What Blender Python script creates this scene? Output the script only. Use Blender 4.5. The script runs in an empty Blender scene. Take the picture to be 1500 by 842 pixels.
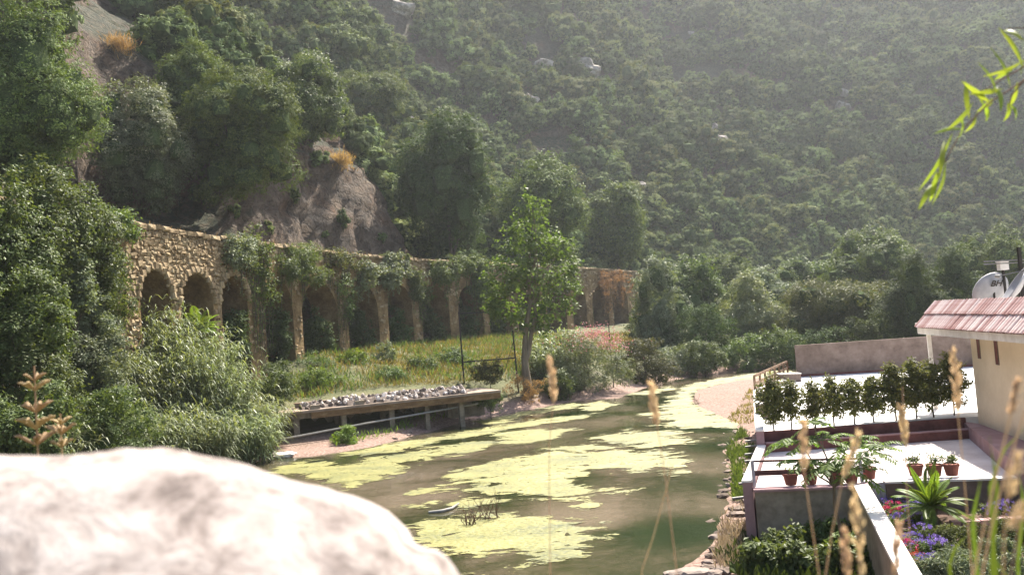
import bpy, math, random
import numpy as np
from mathutils import Matrix, Vector

# ------------------------------------------------------------------ camera, sky, sun, exposure
scene = bpy.context.scene
COL = scene.collection
CAM_H = 6.0
ROLL = math.radians(4.5)
PITCH = math.atan(55.0 / 1300.0)
CAM_ROT = Matrix.Rotation(math.pi / 2 + PITCH, 3, 'X') @ Matrix.Rotation(-ROLL, 3, 'Z')
CAM_POS = Vector((0, 0, CAM_H))
cd = bpy.data.cameras.new('camera')
cam = bpy.data.objects.new('camera', cd)
COL.objects.link(cam)
cam.matrix_world = Matrix.Translation(CAM_POS) @ CAM_ROT.to_4x4()
cd.sensor_width = 36.0
cd.lens = 36.0 * 1300.0 / 1500.0
cd.clip_start = 0.05
cd.clip_end = 2000
cd.dof.use_dof = True
cd.dof.focus_distance = 60.0
cd.dof.aperture_fstop = 3.6
scene.camera = cam

HAZE = 0.00025; HTOP = 190.0
SUN_AZ = math.radians(31)      # to the right of straight ahead
SUN_EL = math.radians(54)
world = bpy.data.worlds.new('World')
scene.world = world
world.use_nodes = True
wn = world.node_tree
bg = wn.nodes['Background']
sky = wn.nodes.new('ShaderNodeTexSky')
sky.sky_type = 'NISHITA'
sky.sun_disc = False
sky.sun_elevation = SUN_EL
sky.sun_rotation = SUN_AZ
sky.dust_density = 2.5
wn.links.new(sky.outputs[0], bg.inputs[0])
bg.inputs[1].default_value = 0.09
sl = bpy.data.lights.new('sun', 'SUN')
sl.energy = 4.6
sl.angle = math.radians(0.55)
sl.color = (1.0, 0.93, 0.82)
sun = bpy.data.objects.new('sun', sl)
COL.objects.link(sun)
sdir = Vector((math.sin(SUN_AZ) * math.cos(SUN_EL), math.cos(SUN_AZ) * math.cos(SUN_EL), math.sin(SUN_EL)))
sun.rotation_euler = (-sdir).to_track_quat('-Z', 'Y').to_euler()
sun.location = (40, 60, 120)
scene.view_settings.view_transform = 'Standard'
scene.view_settings.look = 'None'
scene.view_settings.gamma = 1.0
scene.view_settings.exposure = 1.78
scene.cycles.use_denoising = True
scene.cycles.max_bounces = 6
scene.cycles.diffuse_bounces = 3
scene.cycles.transmission_bounces = 4
scene.cycles.volume_bounces = 0
scene.cycles.transparent_max_bounces = 8

# ------------------------------------------------------------------ pixel -> direction helpers
def ray(px, py):
    return CAM_ROT @ Vector(((px - 750) / 1300.0, -(py - 421) / 1300.0, -1.0))
def G(px, py, z=0.0):                      # the point of the level z under that pixel
    r = ray(px, py)
    return CAM_POS + r * ((z - CAM_H) / r.z)
def D(px, py, d):                          # the point at ground distance d
    r = ray(px, py)
    return CAM_POS + r * (d / r.y)
CRI = np.array(CAM_ROT.inverted())
def proj(P):
    q = (np.asarray(P, float).reshape(-1, 3) - np.array(CAM_POS)) @ CRI.T
    w = np.maximum(-q[:, 2], 1e-3)
    return np.stack([750 + 1300 * q[:, 0] / w, 421 - 1300 * q[:, 1] / w, -q[:, 2]], 1)

# ------------------------------------------------------------------ mesh helpers
def tag(o, label=None, cat=None, group=None, kind=None):
    if label: o['label'] = label
    if cat: o['category'] = cat
    if group: o['group'] = group
    if kind: o['kind'] = kind
    return o
def empty(name, loc, label, cat, group=None):
    o = bpy.data.objects.new(name, None)
    o.empty_display_size = 0.3
    COL.objects.link(o)
    o.location = loc
    return tag(o, label, cat, group)
def raw_mesh(name, V, loops, starts, mats, smooth=False, midx=None):
    me = bpy.data.meshes.new(name)
    V = np.ascontiguousarray(V, np.float32); loops = np.ascontiguousarray(loops, np.int32)
    starts = np.ascontiguousarray(starts, np.int32)
    me.vertices.add(len(V)); me.vertices.foreach_set('co', V.ravel())
    me.loops.add(len(loops)); me.loops.foreach_set('vertex_index', loops)
    me.polygons.add(len(starts)); me.polygons.foreach_set('loop_start', starts)
    for m in (mats if isinstance(mats, (list, tuple)) else [mats]):
        me.materials.append(m)
    if midx is not None:
        me.polygons.foreach_set('material_index', np.ascontiguousarray(midx, np.int32))
    me.update(calc_edges=True)
    me.polygons.foreach_set('use_smooth', np.full(len(starts), bool(smooth)))
    return me
def link(name, me, parent=None, loc=None):
    o = bpy.data.objects.new(name, me)
    COL.objects.link(o)
    if parent is not None: o.parent = parent
    if loc is not None: o.location = loc
    return o
class MB:
    """collects faces of one part"""
    def __init__(s, origin=(0, 0, 0)):
        s.V = []; s.L = []; s.S = []; s.MI = []; s.nv = 0; s.nl = 0; s.o = np.array(origin, float)
    def add(s, V, F, mi=0):
        V = np.asarray(V, float).reshape(-1, 3); F = np.asarray(F, int)
        k = F.shape[1]
        s.V.append(V - s.o); s.L.append((F + s.nv).ravel())
        s.S.append(s.nl + np.arange(len(F)) * k); s.MI.append(np.full(len(F), mi))
        s.nv += len(V); s.nl += F.size
        return s
    def poly(s, pts, mi=0):
        return s.add(pts, [list(range(len(pts)))], mi)
    def hexa(s, P, mi=0):                  # 8 corners: bottom 0-3, top 4-7
        return s.add(P, [[0, 3, 2, 1], [4, 5, 6, 7], [0, 1, 5, 4], [1, 2, 6, 5], [2, 3, 7, 6], [3, 0, 4, 7]], mi)
    def box(s, c, size, ax=None, mi=0):    # ax: 3 unit axes
        c = np.array(c, float); h = np.array(size, float) / 2
        A = np.eye(3) if ax is None else np.array(ax, float)
        sg = np.array([[-1, -1, -1], [1, -1, -1], [1, 1, -1], [-1, 1, -1], [-1, -1, 1], [1, -1, 1], [1, 1, 1], [-1, 1, 1]])
        return s.hexa(c + (sg * h) @ A, mi)
    def bar(s, a, b, w, h=None, mi=0, up=(0, 0, 1)):
        a = np.array(a, float); b = np.array(b, float); h = h or w
        d = b - a; L = np.linalg.norm(d); d /= L
        u = np.array(up, float)
        if abs(d @ u) > .95: u = np.array([1.0, 0, 0])
        x = np.cross(d, u); x /= np.linalg.norm(x); z = np.cross(x, d)
        return s.box((a + b) / 2, (L, w, h), (d, x, z), mi)
    def prism(s, poly, z0, z1, mi=0):      # vertical prism over a plan polygon
        P = np.array([(p[0], p[1]) for p in poly], float); n = len(P)
        area = np.sum(P[:, 0] * np.roll(P[:, 1], -1) - np.roll(P[:, 0], -1) * P[:, 1])
        if area < 0: P = P[::-1]
        z0 = np.broadcast_to(np.asarray(z0, float), n); z1 = np.broadcast_to(np.asarray(z1, float), n)
        V = np.vstack([np.c_[P, z0], np.c_[P, z1]])
        i = np.arange(n); j = (i + 1) % n
        s.add(V, np.c_[i, j, j + n, i + n], mi)
        s.poly(V[:n][::-1], mi); s.poly(V[n:], mi)
        return s
    def tube(s, pts, rad, n=6, mi=0, cap=True):
        P = np.array(pts, float); m = len(P)
        R = np.broadcast_to(np.asarray(rad, float), m)
        T = np.gradient(P, axis=0); T /= np.maximum(np.linalg.norm(T, axis=1, keepdims=True), 1e-9)
        ref = np.array([0.0, 0, 1]) if abs(T[0, 2]) < .9 else np.array([1.0, 0, 0])
        X = np.cross(T, ref); X /= np.maximum(np.linalg.norm(X, axis=1, keepdims=True), 1e-9); Y = np.cross(T, X)
        a = np.arange(n) * 2 * math.pi / n
        V = P[:, None] + R[:, None, None] * (np.cos(a)[None, :, None] * X[:, None] + np.sin(a)[None, :, None] * Y[:, None])
        i, j = np.meshgrid(np.arange(m - 1), np.arange(n), indexing='ij'); j2 = (j + 1) % n
        F = np.stack([i * n + j, i * n + j2, (i + 1) * n + j2, (i + 1) * n + j], -1).reshape(-1, 4)
        s.add(V.reshape(-1, 3), F, mi)
        if cap:
            s.poly(V[0][::-1], mi); s.poly(V[-1], mi)
        return s
    def lathe(s, c, prof, n=16, mi=0):     # prof: (r,z)
        c = np.array(c, float); a = np.arange(n) * 2 * math.pi / n
        V = np.array([[c + (r * math.cos(t), r * math.sin(t), z) for t in a] for r, z in prof]).reshape(-1, 3)
        i, j = np.meshgrid(np.arange(len(prof) - 1), np.arange(n), indexing='ij'); j2 = (j + 1) % n
        s.add(V, np.stack([i * n + j, i * n + j2, (i + 1) * n + j2, (i + 1) * n + j], -1).reshape(-1, 4), mi)
        return s
    def build(s, name, mats, parent=None, smooth=False, loc=None):
        me = raw_mesh(name, np.vstack(s.V), np.concatenate(s.L), np.concatenate(s.S), mats, smooth, np.concatenate(s.MI))
        return link(name, me, parent, loc)

# cheap value noise in numpy
def _hash(ix, iy, iz, seed):
    h = (ix * 374761393 + iy * 668265263 + iz * 2147483647 + seed * 974711) & 0xffffffff
    h = ((h ^ (h >> 13)) * 1274126177) & 0xffffffff
    h = h ^ (h >> 16)
    return (h & 0xffff) / 65535.0
def vnoise(P, seed=0):
    P = np.asarray(P, float)
    f = np.floor(P).astype(np.int64); t = P - f; t = t * t * (3 - 2 * t)
    out = 0
    for dx in (0, 1):
        for dy in (0, 1):
            for dz in (0, 1):
                w = (t[..., 0] if dx else 1 - t[..., 0]) * (t[..., 1] if dy else 1 - t[..., 1]) * (t[..., 2] if dz else 1 - t[..., 2])
                out = out + w * _hash(f[..., 0] + dx, f[..., 1] + dy, f[..., 2] + dz, seed)
    return out * 2 - 1
def fbm(P, seed=0, oct=4, gain=.5):
    P = np.asarray(P, float); a = 1.0; o = 0
    for k in range(oct):
        o = o + a * vnoise(P * 2 ** k, seed + k * 17); a *= gain
    return o
def sstep(a, b, x):
    t = np.clip((x - a) / (b - a), 0, 1); return t * t * (3 - 2 * t)
def sdist(poly, X, Y):                     # signed distance to a polygon, inside positive
    P = np.array([(p[0], p[1]) for p in poly], float); n = len(P)
    d = np.full(X.shape, 1e9); ins = np.zeros(X.shape, bool)
    for i in range(n):
        a = P[i]; b = P[(i + 1) % n]; e = b - a
        wx = X - a[0]; wy = Y - a[1]
        t = np.clip((wx * e[0] + wy * e[1]) / max(e @ e, 1e-9), 0, 1)
        d = np.minimum(d, (wx - e[0] * t) ** 2 + (wy - e[1] * t) ** 2)
        if a[1] != b[1]:
            c = ((a[1] > Y) != (b[1] > Y)) & (X < (b[0] - a[0]) * (Y - a[1]) / (b[1] - a[1]) + a[0])
            ins ^= c
    d = np.sqrt(d)
    return np.where(ins, d, -d)

# ------------------------------------------------------------------ materials
def new_mat(name):
    m = bpy.data.materials.new(name); m.use_nodes = True
    nt = m.node_tree
    return m, nt, nt.nodes['Principled BSDF'], nt.nodes['Material Output']
def N(nt, typ, **kw):
    n = nt.nodes.new(typ)
    for k, v in kw.items(): setattr(n, k, v)
    return n
def ramp(nt, stops):
    r = nt.nodes.new('ShaderNodeValToRGB'); e = r.color_ramp.elements
    while len(e) > 1: e.remove(e[-1])
    e[0].position = stops[0][0]; e[0].color = (*stops[0][1], 1)
    for p, c in stops[1:]:
        x = e.new(p); x.color = (*c, 1)
    return r
def noise_node(nt, coord, scale, detail=5, rough=.55, dist=0.0, vec=None):
    t = N(nt, 'ShaderNodeTexNoise'); t.inputs['Scale'].default_value = scale
    t.inputs['Detail'].default_value = detail; t.inputs['Roughness'].default_value = rough
    t.inputs['Distortion'].default_value = dist
    nt.links.new(coord, t.inputs['Vector'])
    return t
def pmat(name, stops, scale=2.0, rough=.85, bump=0.0, bscale=None, detail=6, metallic=0.0, spec=.3, fine=None, island=0.0, stretch=None):
    """noise-mottled surface; fine = (scale, amount) adds a second grain"""
    m, nt, b, out = new_mat(name)
    tc = N(nt, 'ShaderNodeTexCoord'); co = tc.outputs['Object']
    if stretch:
        mp = N(nt, 'ShaderNodeMapping'); mp.inputs['Scale'].default_value = stretch
        nt.links.new(co, mp.inputs['Vector']); co = mp.outputs[0]
    n = noise_node(nt, co, scale, detail)
    r = ramp(nt, stops); fac = n.outputs['Fac']
    if fine:
        n2 = noise_node(nt, co, fine[0], 4)
        ma = N(nt, 'ShaderNodeMath', operation='MULTIPLY_ADD'); ma.inputs[1].default_value = fine[1]
        nt.links.new(n2.outputs['Fac'], ma.inputs[0])
        s2 = N(nt, 'ShaderNodeMath', operation='SUBTRACT'); s2.inputs[1].default_value = fine[1] / 2
        nt.links.new(fac, s2.inputs[0]); nt.links.new(s2.outputs[0], ma.inputs[2]); fac = ma.outputs[0]
    if island:
        g = N(nt, 'ShaderNodeNewGeometry'); oi = N(nt, 'ShaderNodeObjectInfo')
        w = N(nt, 'ShaderNodeMath', operation='ADD'); nt.links.new(g.outputs['Random Per Island'], w.inputs[0]); nt.links.new(oi.outputs['Random'], w.inputs[1])
        fr = N(nt, 'ShaderNodeMath', operation='FRACT'); nt.links.new(w.outputs[0], fr.inputs[0])
        ma = N(nt, 'ShaderNodeMath', operation='MULTIPLY_ADD'); ma.inputs[1].default_value = island
        nt.links.new(fr.outputs[0], ma.inputs[0])
        s2 = N(nt, 'ShaderNodeMath', operation='SUBTRACT'); s2.inputs[1].default_value = island / 2
        nt.links.new(fac, s2.inputs[0]); nt.links.new(s2.outputs[0], ma.inputs[2]); fac = ma.outputs[0]
    nt.links.new(fac, r.inputs['Fac']); nt.links.new(r.outputs[0], b.inputs['Base Color'])
    b.inputs['Roughness'].default_value = rough; b.inputs['Metallic'].default_value = metallic
    b.inputs['Specular IOR Level'].default_value = spec
    if bump:
        nb = noise_node(nt, co, bscale or scale * 4, 6)
        bp = N(nt, 'ShaderNodeBump'); bp.inputs['Strength'].default_value = 1.0; bp.inputs['Distance'].default_value = bump
        nt.links.new(nb.outputs['Fac'], bp.inputs['Height']); nt.links.new(bp.outputs[0], b.inputs['Normal'])
    return m
def leafmat(name, ca, cb, transl=.35, rough=.5, tint=(1.35, 1.3, .5), spec=.22, objvar=.35):
    m, nt, b, out = new_mat(name)
    g = N(nt, 'ShaderNodeNewGeometry'); oi = N(nt, 'ShaderNodeObjectInfo')
    r = ramp(nt, [(0, ca), (1, cb)])
    nt.links.new(g.outputs['Random Per Island'], r.inputs['Fac'])
    # individual plants differ a little in tone
    hs = N(nt, 'ShaderNodeHueSaturation')
    mr = N(nt, 'ShaderNodeMapRange'); mr.inputs['To Min'].default_value = 1 - objvar; mr.inputs['To Max'].default_value = 1 + objvar
    nt.links.new(oi.outputs['Random'], mr.inputs['Value']); nt.links.new(mr.outputs[0], hs.inputs['Value'])
    mh = N(nt, 'ShaderNodeMath', operation='MULTIPLY_ADD'); mh.inputs[1].default_value = .03; mh.inputs[2].default_value = .480
    nt.links.new(oi.outputs['Random'], mh.inputs[0]); nt.links.new(mh.outputs[0], hs.inputs['Hue'])
    nt.links.new(r.outputs[0], hs.inputs['Color'])
    nt.links.new(hs.outputs[0], b.inputs['Base Color'])
    b.inputs['Roughness'].default_value = rough; b.inputs['Specular IOR Level'].default_value = spec
    t = N(nt, 'ShaderNodeBsdfTranslucent')
    mx = N(nt, 'ShaderNodeMix', data_type='RGBA', blend_type='MULTIPLY'); mx.inputs[0].default_value = 1
    nt.links.new(hs.outputs[0], mx.inputs[6]); mx.inputs[7].default_value = (*tint, 1)
    nt.links.new(mx.outputs[2], t.inputs['Color'])
    ms = N(nt, 'ShaderNodeMixShader'); ms.inputs[0].default_value = transl
    nt.links.new(b.outputs[0], ms.inputs[1]); nt.links.new(t.outputs[0], ms.inputs[2]); nt.links.new(ms.outputs[0], out.inputs['Surface'])
    return m
# ------------------------------------------------------------------ plan lines of the place
XY = lambda p: (p[0], p[1])
# aqueduct front line: its level top edge (z = 13) gives the distance
AQ_TOP = 13.0; AQ_BASE = 4.9
aq_px = [(-180, 252), (-60, 276), (20, 292), (100, 307), (170, 320), (270, 338), (400, 357), (500, 370), (620, 379.5), (720, 385), (850, 391.5), (940, 397)]
_c = np.array([XY(G(x, y, AQ_TOP)) for x, y in aq_px])
_t = np.r_[0, np.cumsum(np.linalg.norm(np.diff(_c, axis=0), axis=1))]
_tt = np.linspace(0, _t[-1], 400)
_cc = np.stack([np.interp(_tt, _t, _c[:, k]) for k in (0, 1)], 1)
for _ in range(60):                        # smooth the kinks
    _cc[1:-1] = (_cc[:-2] + _cc[1:-1] * 2 + _cc[2:]) / 4
_tt = np.r_[0, np.cumsum(np.linalg.norm(np.diff(_cc, axis=0), axis=1))]
AQ_LEN = _tt[-1]
def aq(u, off=0.0):                        # point of the front line, off metres towards the hill
    u = np.asarray(u, float)
    p = np.stack([np.interp(u, _tt, _cc[:, k]) for k in (0, 1)], -1)
    d = np.stack([np.interp(u + 1, _tt, _cc[:, k]) - np.interp(u - 1, _tt, _cc[:, k]) for k in (0, 1)], -1)
    d = d / np.linalg.norm(d, axis=-1, keepdims=True)
    return p + off * np.stack([-d[..., 1], d[..., 0]], -1)
_pz = proj(np.c_[_cc, np.full(len(_cc), 9.0)])
def aq_u(px):                              # the stretch of wall seen at that column
    return float(np.interp(px, _pz[:, 0], _tt))
def aq_at(px, z, off=0.0):
    p = aq(aq_u(px), off); return Vector((p[0], p[1], z))

left_shore = [(-15, 8), (-17, 24), (-17, 38)] + [XY(G(x, y)) for x, y in
    [(392, 672), (455, 668), (540, 655), (640, 629), (700, 612), (760, 602), (850, 586), (905, 583), (960, 562), (1010, 552), (1080, 545), (1150, 538)]] + [(46, 90), (80, 94), (150, 97)]
right_shore = [(2.5, 8), (3.3, 15)] + [XY(G(x, y)) for x, y in
    [(1000, 835), (1050, 790), (1062, 740), (1072, 690), (1060, 660), (1085, 640), (1080, 622), (1050, 608), (1012, 588), (1022, 571), (1080, 557), (1160, 549)]] + [(50, 83), (90, 87), (150, 90)]
river_poly = left_shore + right_shore[::-1]

DK_A = np.array(XY(G(402, 606, 2.04))); _b = np.array(XY(G(733, 571, 2.04))); DK_L = np.linalg.norm(_b - DK_A); DK_E = (_b - DK_A) / DK_L
# ------------------------------------------------------------------ ground heights
ctrl = [(-20, 55, 2.2), (-14, 58, 2.1), (-6, 60.5, 2.1), (0, 62, 1.8), (3, 66, .9), (4, 74, 2.2), (12, 84, 2.4), (10, 100, 3.8), (-19, 44, 2.6), (-22, 34, 3.5), (-19, 20, 2),
        (-10, 66, 3.2), (-24, 30, 4), (-30, 60, 6), (-40, 30, 8), (-30, 0, 5), (24, 100, 2.5), (22, 112, 4.2),
        (5, 14, .2), (8.5, 14, .5), (5.5, 22, -.1), (8.2, 21, .1), (4, 9, 1.6), (12, 10, 1.8), (0, 9, .6), (-8, 9, 0), (10, 18, .5), (14, 16, .8), (20, 20, .9),
        (14, 30, .6), (20, 40, .6), (10, 40, .3), (17, 55, .5), (30, 50, 1), (30, 70, 1.0), (16, 68, .22), (20, 74, .2), (40, 60, 1.2),
        (40, 100, 1.6), (60, 125, 3), (40, 130, 4), (100, 100, 2), (100, 140, 5), (150, 160, 6), (40, 150, 6), (150, 90, 1.5), (80, 40, 1.4), (80, 0, 3), (40, 0, 3.5), (40, 20, 1.5)]
for u in np.linspace(0, AQ_LEN, 14):
    for off, z in ((0, AQ_BASE), (4, 5.3), (-4, 4.2)):
        p = aq(u, off); ctrl.append((p[0], p[1], z))
ctrl = np.array(ctrl)
_A = np.linalg.norm(ctrl[:, None, :2] - ctrl[None, :, :2], axis=2)
_n = len(ctrl)
_K = np.zeros((_n + 1, _n + 1)); _K[:_n, :_n] = _A; _K[:_n, _n] = 1; _K[_n, :_n] = 1
_w = np.linalg.solve(_K + np.diag(np.r_[np.full(_n, 1e-3), 0]), np.r_[ctrl[:, 2], 0])
def ground_z(X, Y):
    X = np.asarray(X, float); Y = np.asarray(Y, float); sh = X.shape
    x = X.ravel(); y = Y.ravel(); z = np.full(x.shape, _w[_n])
    for i in range(_n):
        z += _w[i] * np.hypot(x - ctrl[i, 0], y - ctrl[i, 1])
    sd = -sdist(river_poly, x, y)
    P = np.stack([x, y, 0 * x], 1)
    z = z + .12 * fbm(P * .5, 3, 3)
    out = .03 + (np.maximum(z, .05) - .03) * sstep(0, 4.5, sd) + .05 * fbm(P * 1.6, 9, 3) * sstep(0, 1, sd)
    ins = -np.clip(-sd * .22, 0, .55) + .03 * fbm(P * 1.2, 5, 3)
    z = np.where(sd > 0, out, ins)
    q = np.stack([(x - DK_A[0]) * DK_E[0] + (y - DK_A[1]) * DK_E[1], -(x - DK_A[0]) * DK_E[1] + (y - DK_A[1]) * DK_E[0]], 1)   # along / behind the deck edge
    cut = .12 + .12 * np.clip(q[:, 1] + 2.5, 0, 6.4)
    k = sstep(-4.5, -1.0, q[:, 0]) * sstep(DK_L + 2.5, DK_L, q[:, 0]) * sstep(4.05, 3.9, q[:, 1]) * sstep(-6, -3, q[:, 1])
    z = np.where(sd > 0, z * (1 - k) + np.minimum(z, cut) * k, z)
    kb = sstep(-6, -2, q[:, 0]) * sstep(DK_L + 4, DK_L, q[:, 0]) * (q[:, 1] > 3.9)
    z = np.where((sd > 0) & (q[:, 1] < 16), z * (1 - kb) + np.minimum(z, 2.0 + .10 * np.maximum(q[:, 1] - 3.9, 0) + .02 * np.maximum(q[:, 1] - 3.9, 0) ** 2) * kb, z)
    led = sstep(7.0, 3.0, y + .25 * fbm(P * .8, 21, 2))         # the raised edge the viewer stands on
    z = z * (1 - led) + 4.4 * led
    return z.reshape(sh)
def gz(x, y): return float(ground_z(np.array([x]), np.array([y]))[0])
def on_ground(px, py, dmin=6, dmax=170):   # first ground point under a pixel
    r = ray(px, py); d = np.linspace(dmin, dmax, 900)
    P = np.array(CAM_POS)[None] + np.array(r)[None] * (d / r.y)[:, None]
    below = P[:, 2] <= ground_z(P[:, 0], P[:, 1])
    k = int(np.argmax(below)) if below.any() else len(d) - 1
    return Vector((P[k, 0], P[k, 1], gz(P[k, 0], P[k, 1])))

def grid_mesh(name, xs, ys, zf, mat, smooth=True):
    X, Y = np.meshgrid(xs, ys); Z = zf(X, Y)
    V = np.stack([X, Y, Z], -1).reshape(-1, 3); nx = len(xs); ny = len(ys)
    i, j = np.meshgrid(np.arange(ny - 1), np.arange(nx - 1), indexing='ij')
    F = np.stack([i * nx + j, i * nx + j + 1, (i + 1) * nx + j + 1, (i + 1) * nx + j], -1).reshape(-1, 4)
    me = raw_mesh(name, V, F.ravel(), np.arange(len(F)) * 4, mat, smooth)
    return me

# ground: gravel and pinkish sand by the water, soil and dry grass above
m_ground, nt, b, out = new_mat('ground_soil')
tc = N(nt, 'ShaderNodeTexCoord'); co = tc.outputs['Object']
n1 = noise_node(nt, co, .35, 6); n2 = noise_node(nt, co, 7, 5)
soil = ramp(nt, [(.3, (.035, .045, .014)), (.5, (.075, .080, .026)), (.68, (.12, .105, .045))]); nt.links.new(n1.outputs[0], soil.inputs[0])
sand = ramp(nt, [(.32, (.12, .07, .05)), (.5, (.20, .125, .095)), (.7, (.29, .21, .17))]); nt.links.new(n2.outputs[0], sand.inputs[0])
sx = N(nt, 'ShaderNodeSeparateXYZ'); nt.links.new(co, sx.inputs[0])
mr = N(nt, 'ShaderNodeMapRange'); mr.inputs['From Min'].default_value = .35; mr.inputs['From Max'].default_value = .95
nt.links.new(sx.outputs['Z'], mr.inputs['Value'])
nz = N(nt, 'ShaderNodeMath', operation='MULTIPLY_ADD'); nz.inputs[1].default_value = .9
nt.links.new(n1.outputs[0], nz.inputs[0]); nt.links.new(mr.outputs[0], nz.inputs[2])
cl = N(nt, 'ShaderNodeMath', operation='SUBTRACT', use_clamp=True); cl.inputs[1].default_value = .45; nt.links.new(nz.outputs[0], cl.inputs[0])
mx = N(nt, 'ShaderNodeMix', data_type='RGBA'); nt.links.new(cl.outputs[0], mx.inputs[0]); nt.links.new(sand.outputs[0], mx.inputs[6]); nt.links.new(soil.outputs[0], mx.inputs[7])
nt.links.new(mx.outputs[2], b.inputs['Base Color']); b.inputs['Roughness'].default_value = .95
bp = N(nt, 'ShaderNodeBump'); bp.inputs['Distance'].default_value = .08; nt.links.new(n2.outputs[0], bp.inputs['Height']); nt.links.new(bp.outputs[0], b.inputs['Normal'])

xs = np.r_[np.arange(-70, -24, 2.0), np.arange(-24, 30, .4), np.arange(30, 60, 1.2), np.arange(60, 400, 8)]
ys = np.r_[np.arange(-40, 0, 3.0), np.arange(0, 95, .4), np.arange(95, 190, 1.5), np.arange(190, 420, 8)]
tag(link('ground', grid_mesh('ground', xs, ys, ground_z, m_ground)), kind='structure')

# ------------------------------------------------------------------ river water
m_water, nt, b, out = new_mat('river_water')
tc = N(nt, 'ShaderNodeTexCoord'); co = tc.outputs['Object']
n1 = noise_node(nt, co, .16, 5, dist=.8); n2 = noise_node(nt, co, 2.2, 7, .65); n4 = noise_node(nt, co, 11, 4, .7)
bed = ramp(nt, [(.30, (.012, .020, .006)), (.41, (.024, .028, .011)), (.48, (.046, .042, .022)), (.57, (.080, .066, .042)), (.72, (.14, .110, .078))])
ad = N(nt, 'ShaderNodeMath', operation='MULTIPLY_ADD'); ad.inputs[1].default_value = .30; nt.links.new(n2.outputs[0], ad.inputs[0])
sb = N(nt, 'ShaderNodeMath', operation='SUBTRACT'); sb.inputs[1].default_value = .26; nt.links.new(n1.outputs[0], sb.inputs[0]); nt.links.new(sb.outputs[0], ad.inputs[2])
ad2 = N(nt, 'ShaderNodeMath', operation='MULTIPLY_ADD'); ad2.inputs[1].default_value = .22; nt.links.new(n4.outputs[0], ad2.inputs[0]); nt.links.new(ad.outputs[0], ad2.inputs[2])
def pool(px, py, r0, r1, amt, prev):       # deeper (green) or shallower (gravel) spots of the bed
    c = G(px, py); vd = N(nt, 'ShaderNodeVectorMath', operation='DISTANCE'); nt.links.new(co, vd.inputs[0]); vd.inputs[1].default_value = (c.x, c.y, 0)
    mr = N(nt, 'ShaderNodeMapRange'); mr.interpolation_type = 'SMOOTHSTEP'; mr.inputs['From Min'].default_value = r0; mr.inputs['From Max'].default_value = r1; mr.inputs['To Min'].default_value = amt; mr.inputs['To Max'].default_value = 0
    nt.links.new(vd.outputs['Value'], mr.inputs['Value']); a_ = N(nt, 'ShaderNodeMath', operation='ADD'); nt.links.new(prev, a_.inputs[0]); nt.links.new(mr.outputs[0], a_.inputs[1]); return a_.outputs[0]
f_ = ad2.outputs[0]
for args in ((1000, 775, .3, 3.0, -.20), (905, 750, .3, 4.2, .16), (1040, 680, .5, 3.5, .13), (950, 590, 1, 9, -.12), (850, 640, 2, 9, -.02), (590, 720, 1, 6, .08)): f_ = pool(*args, f_)
nt.links.new(f_, bed.inputs[0]); nt.links.new(bed.outputs[0], b.inputs['Base Color'])
b.inputs['Roughness'].default_value = .05; b.inputs['IOR'].default_value = 1.33; b.inputs['Specular IOR Level'].default_value = .5
mp = N(nt, 'ShaderNodeMapping'); mp.inputs['Scale'].default_value = (1.0, .5, 1); mp.inputs['Rotation'].default_value = (0, 0, .3); nt.links.new(co, mp.inputs[0])
w1 = noise_node(nt, mp.outputs[0], 8, 5, .6, .5); w2 = noise_node(nt, mp.outputs[0], .45, 3)
rip = ramp(nt, [(.44, (.10, .10, .10)), (.60, (1, 1, 1))]); nt.links.new(w2.outputs[0], rip.inputs[0])
bp = N(nt, 'ShaderNodeBump'); bp.inputs['Distance'].default_value = .022
nt.links.new(rip.outputs[0], bp.inputs['Strength']); nt.links.new(w1.outputs[0], bp.inputs['Height']); nt.links.new(bp.outputs[0], b.inputs['Normal'])
mbw = MB(); mbw.add([(-60, 7.2, 0), (200, 7.2, 0), (200, 120, 0), (-60, 120, 0)], [[0, 1, 2, 3]])
tag(mbw.build('river_water', m_water), kind='structure')

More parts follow.
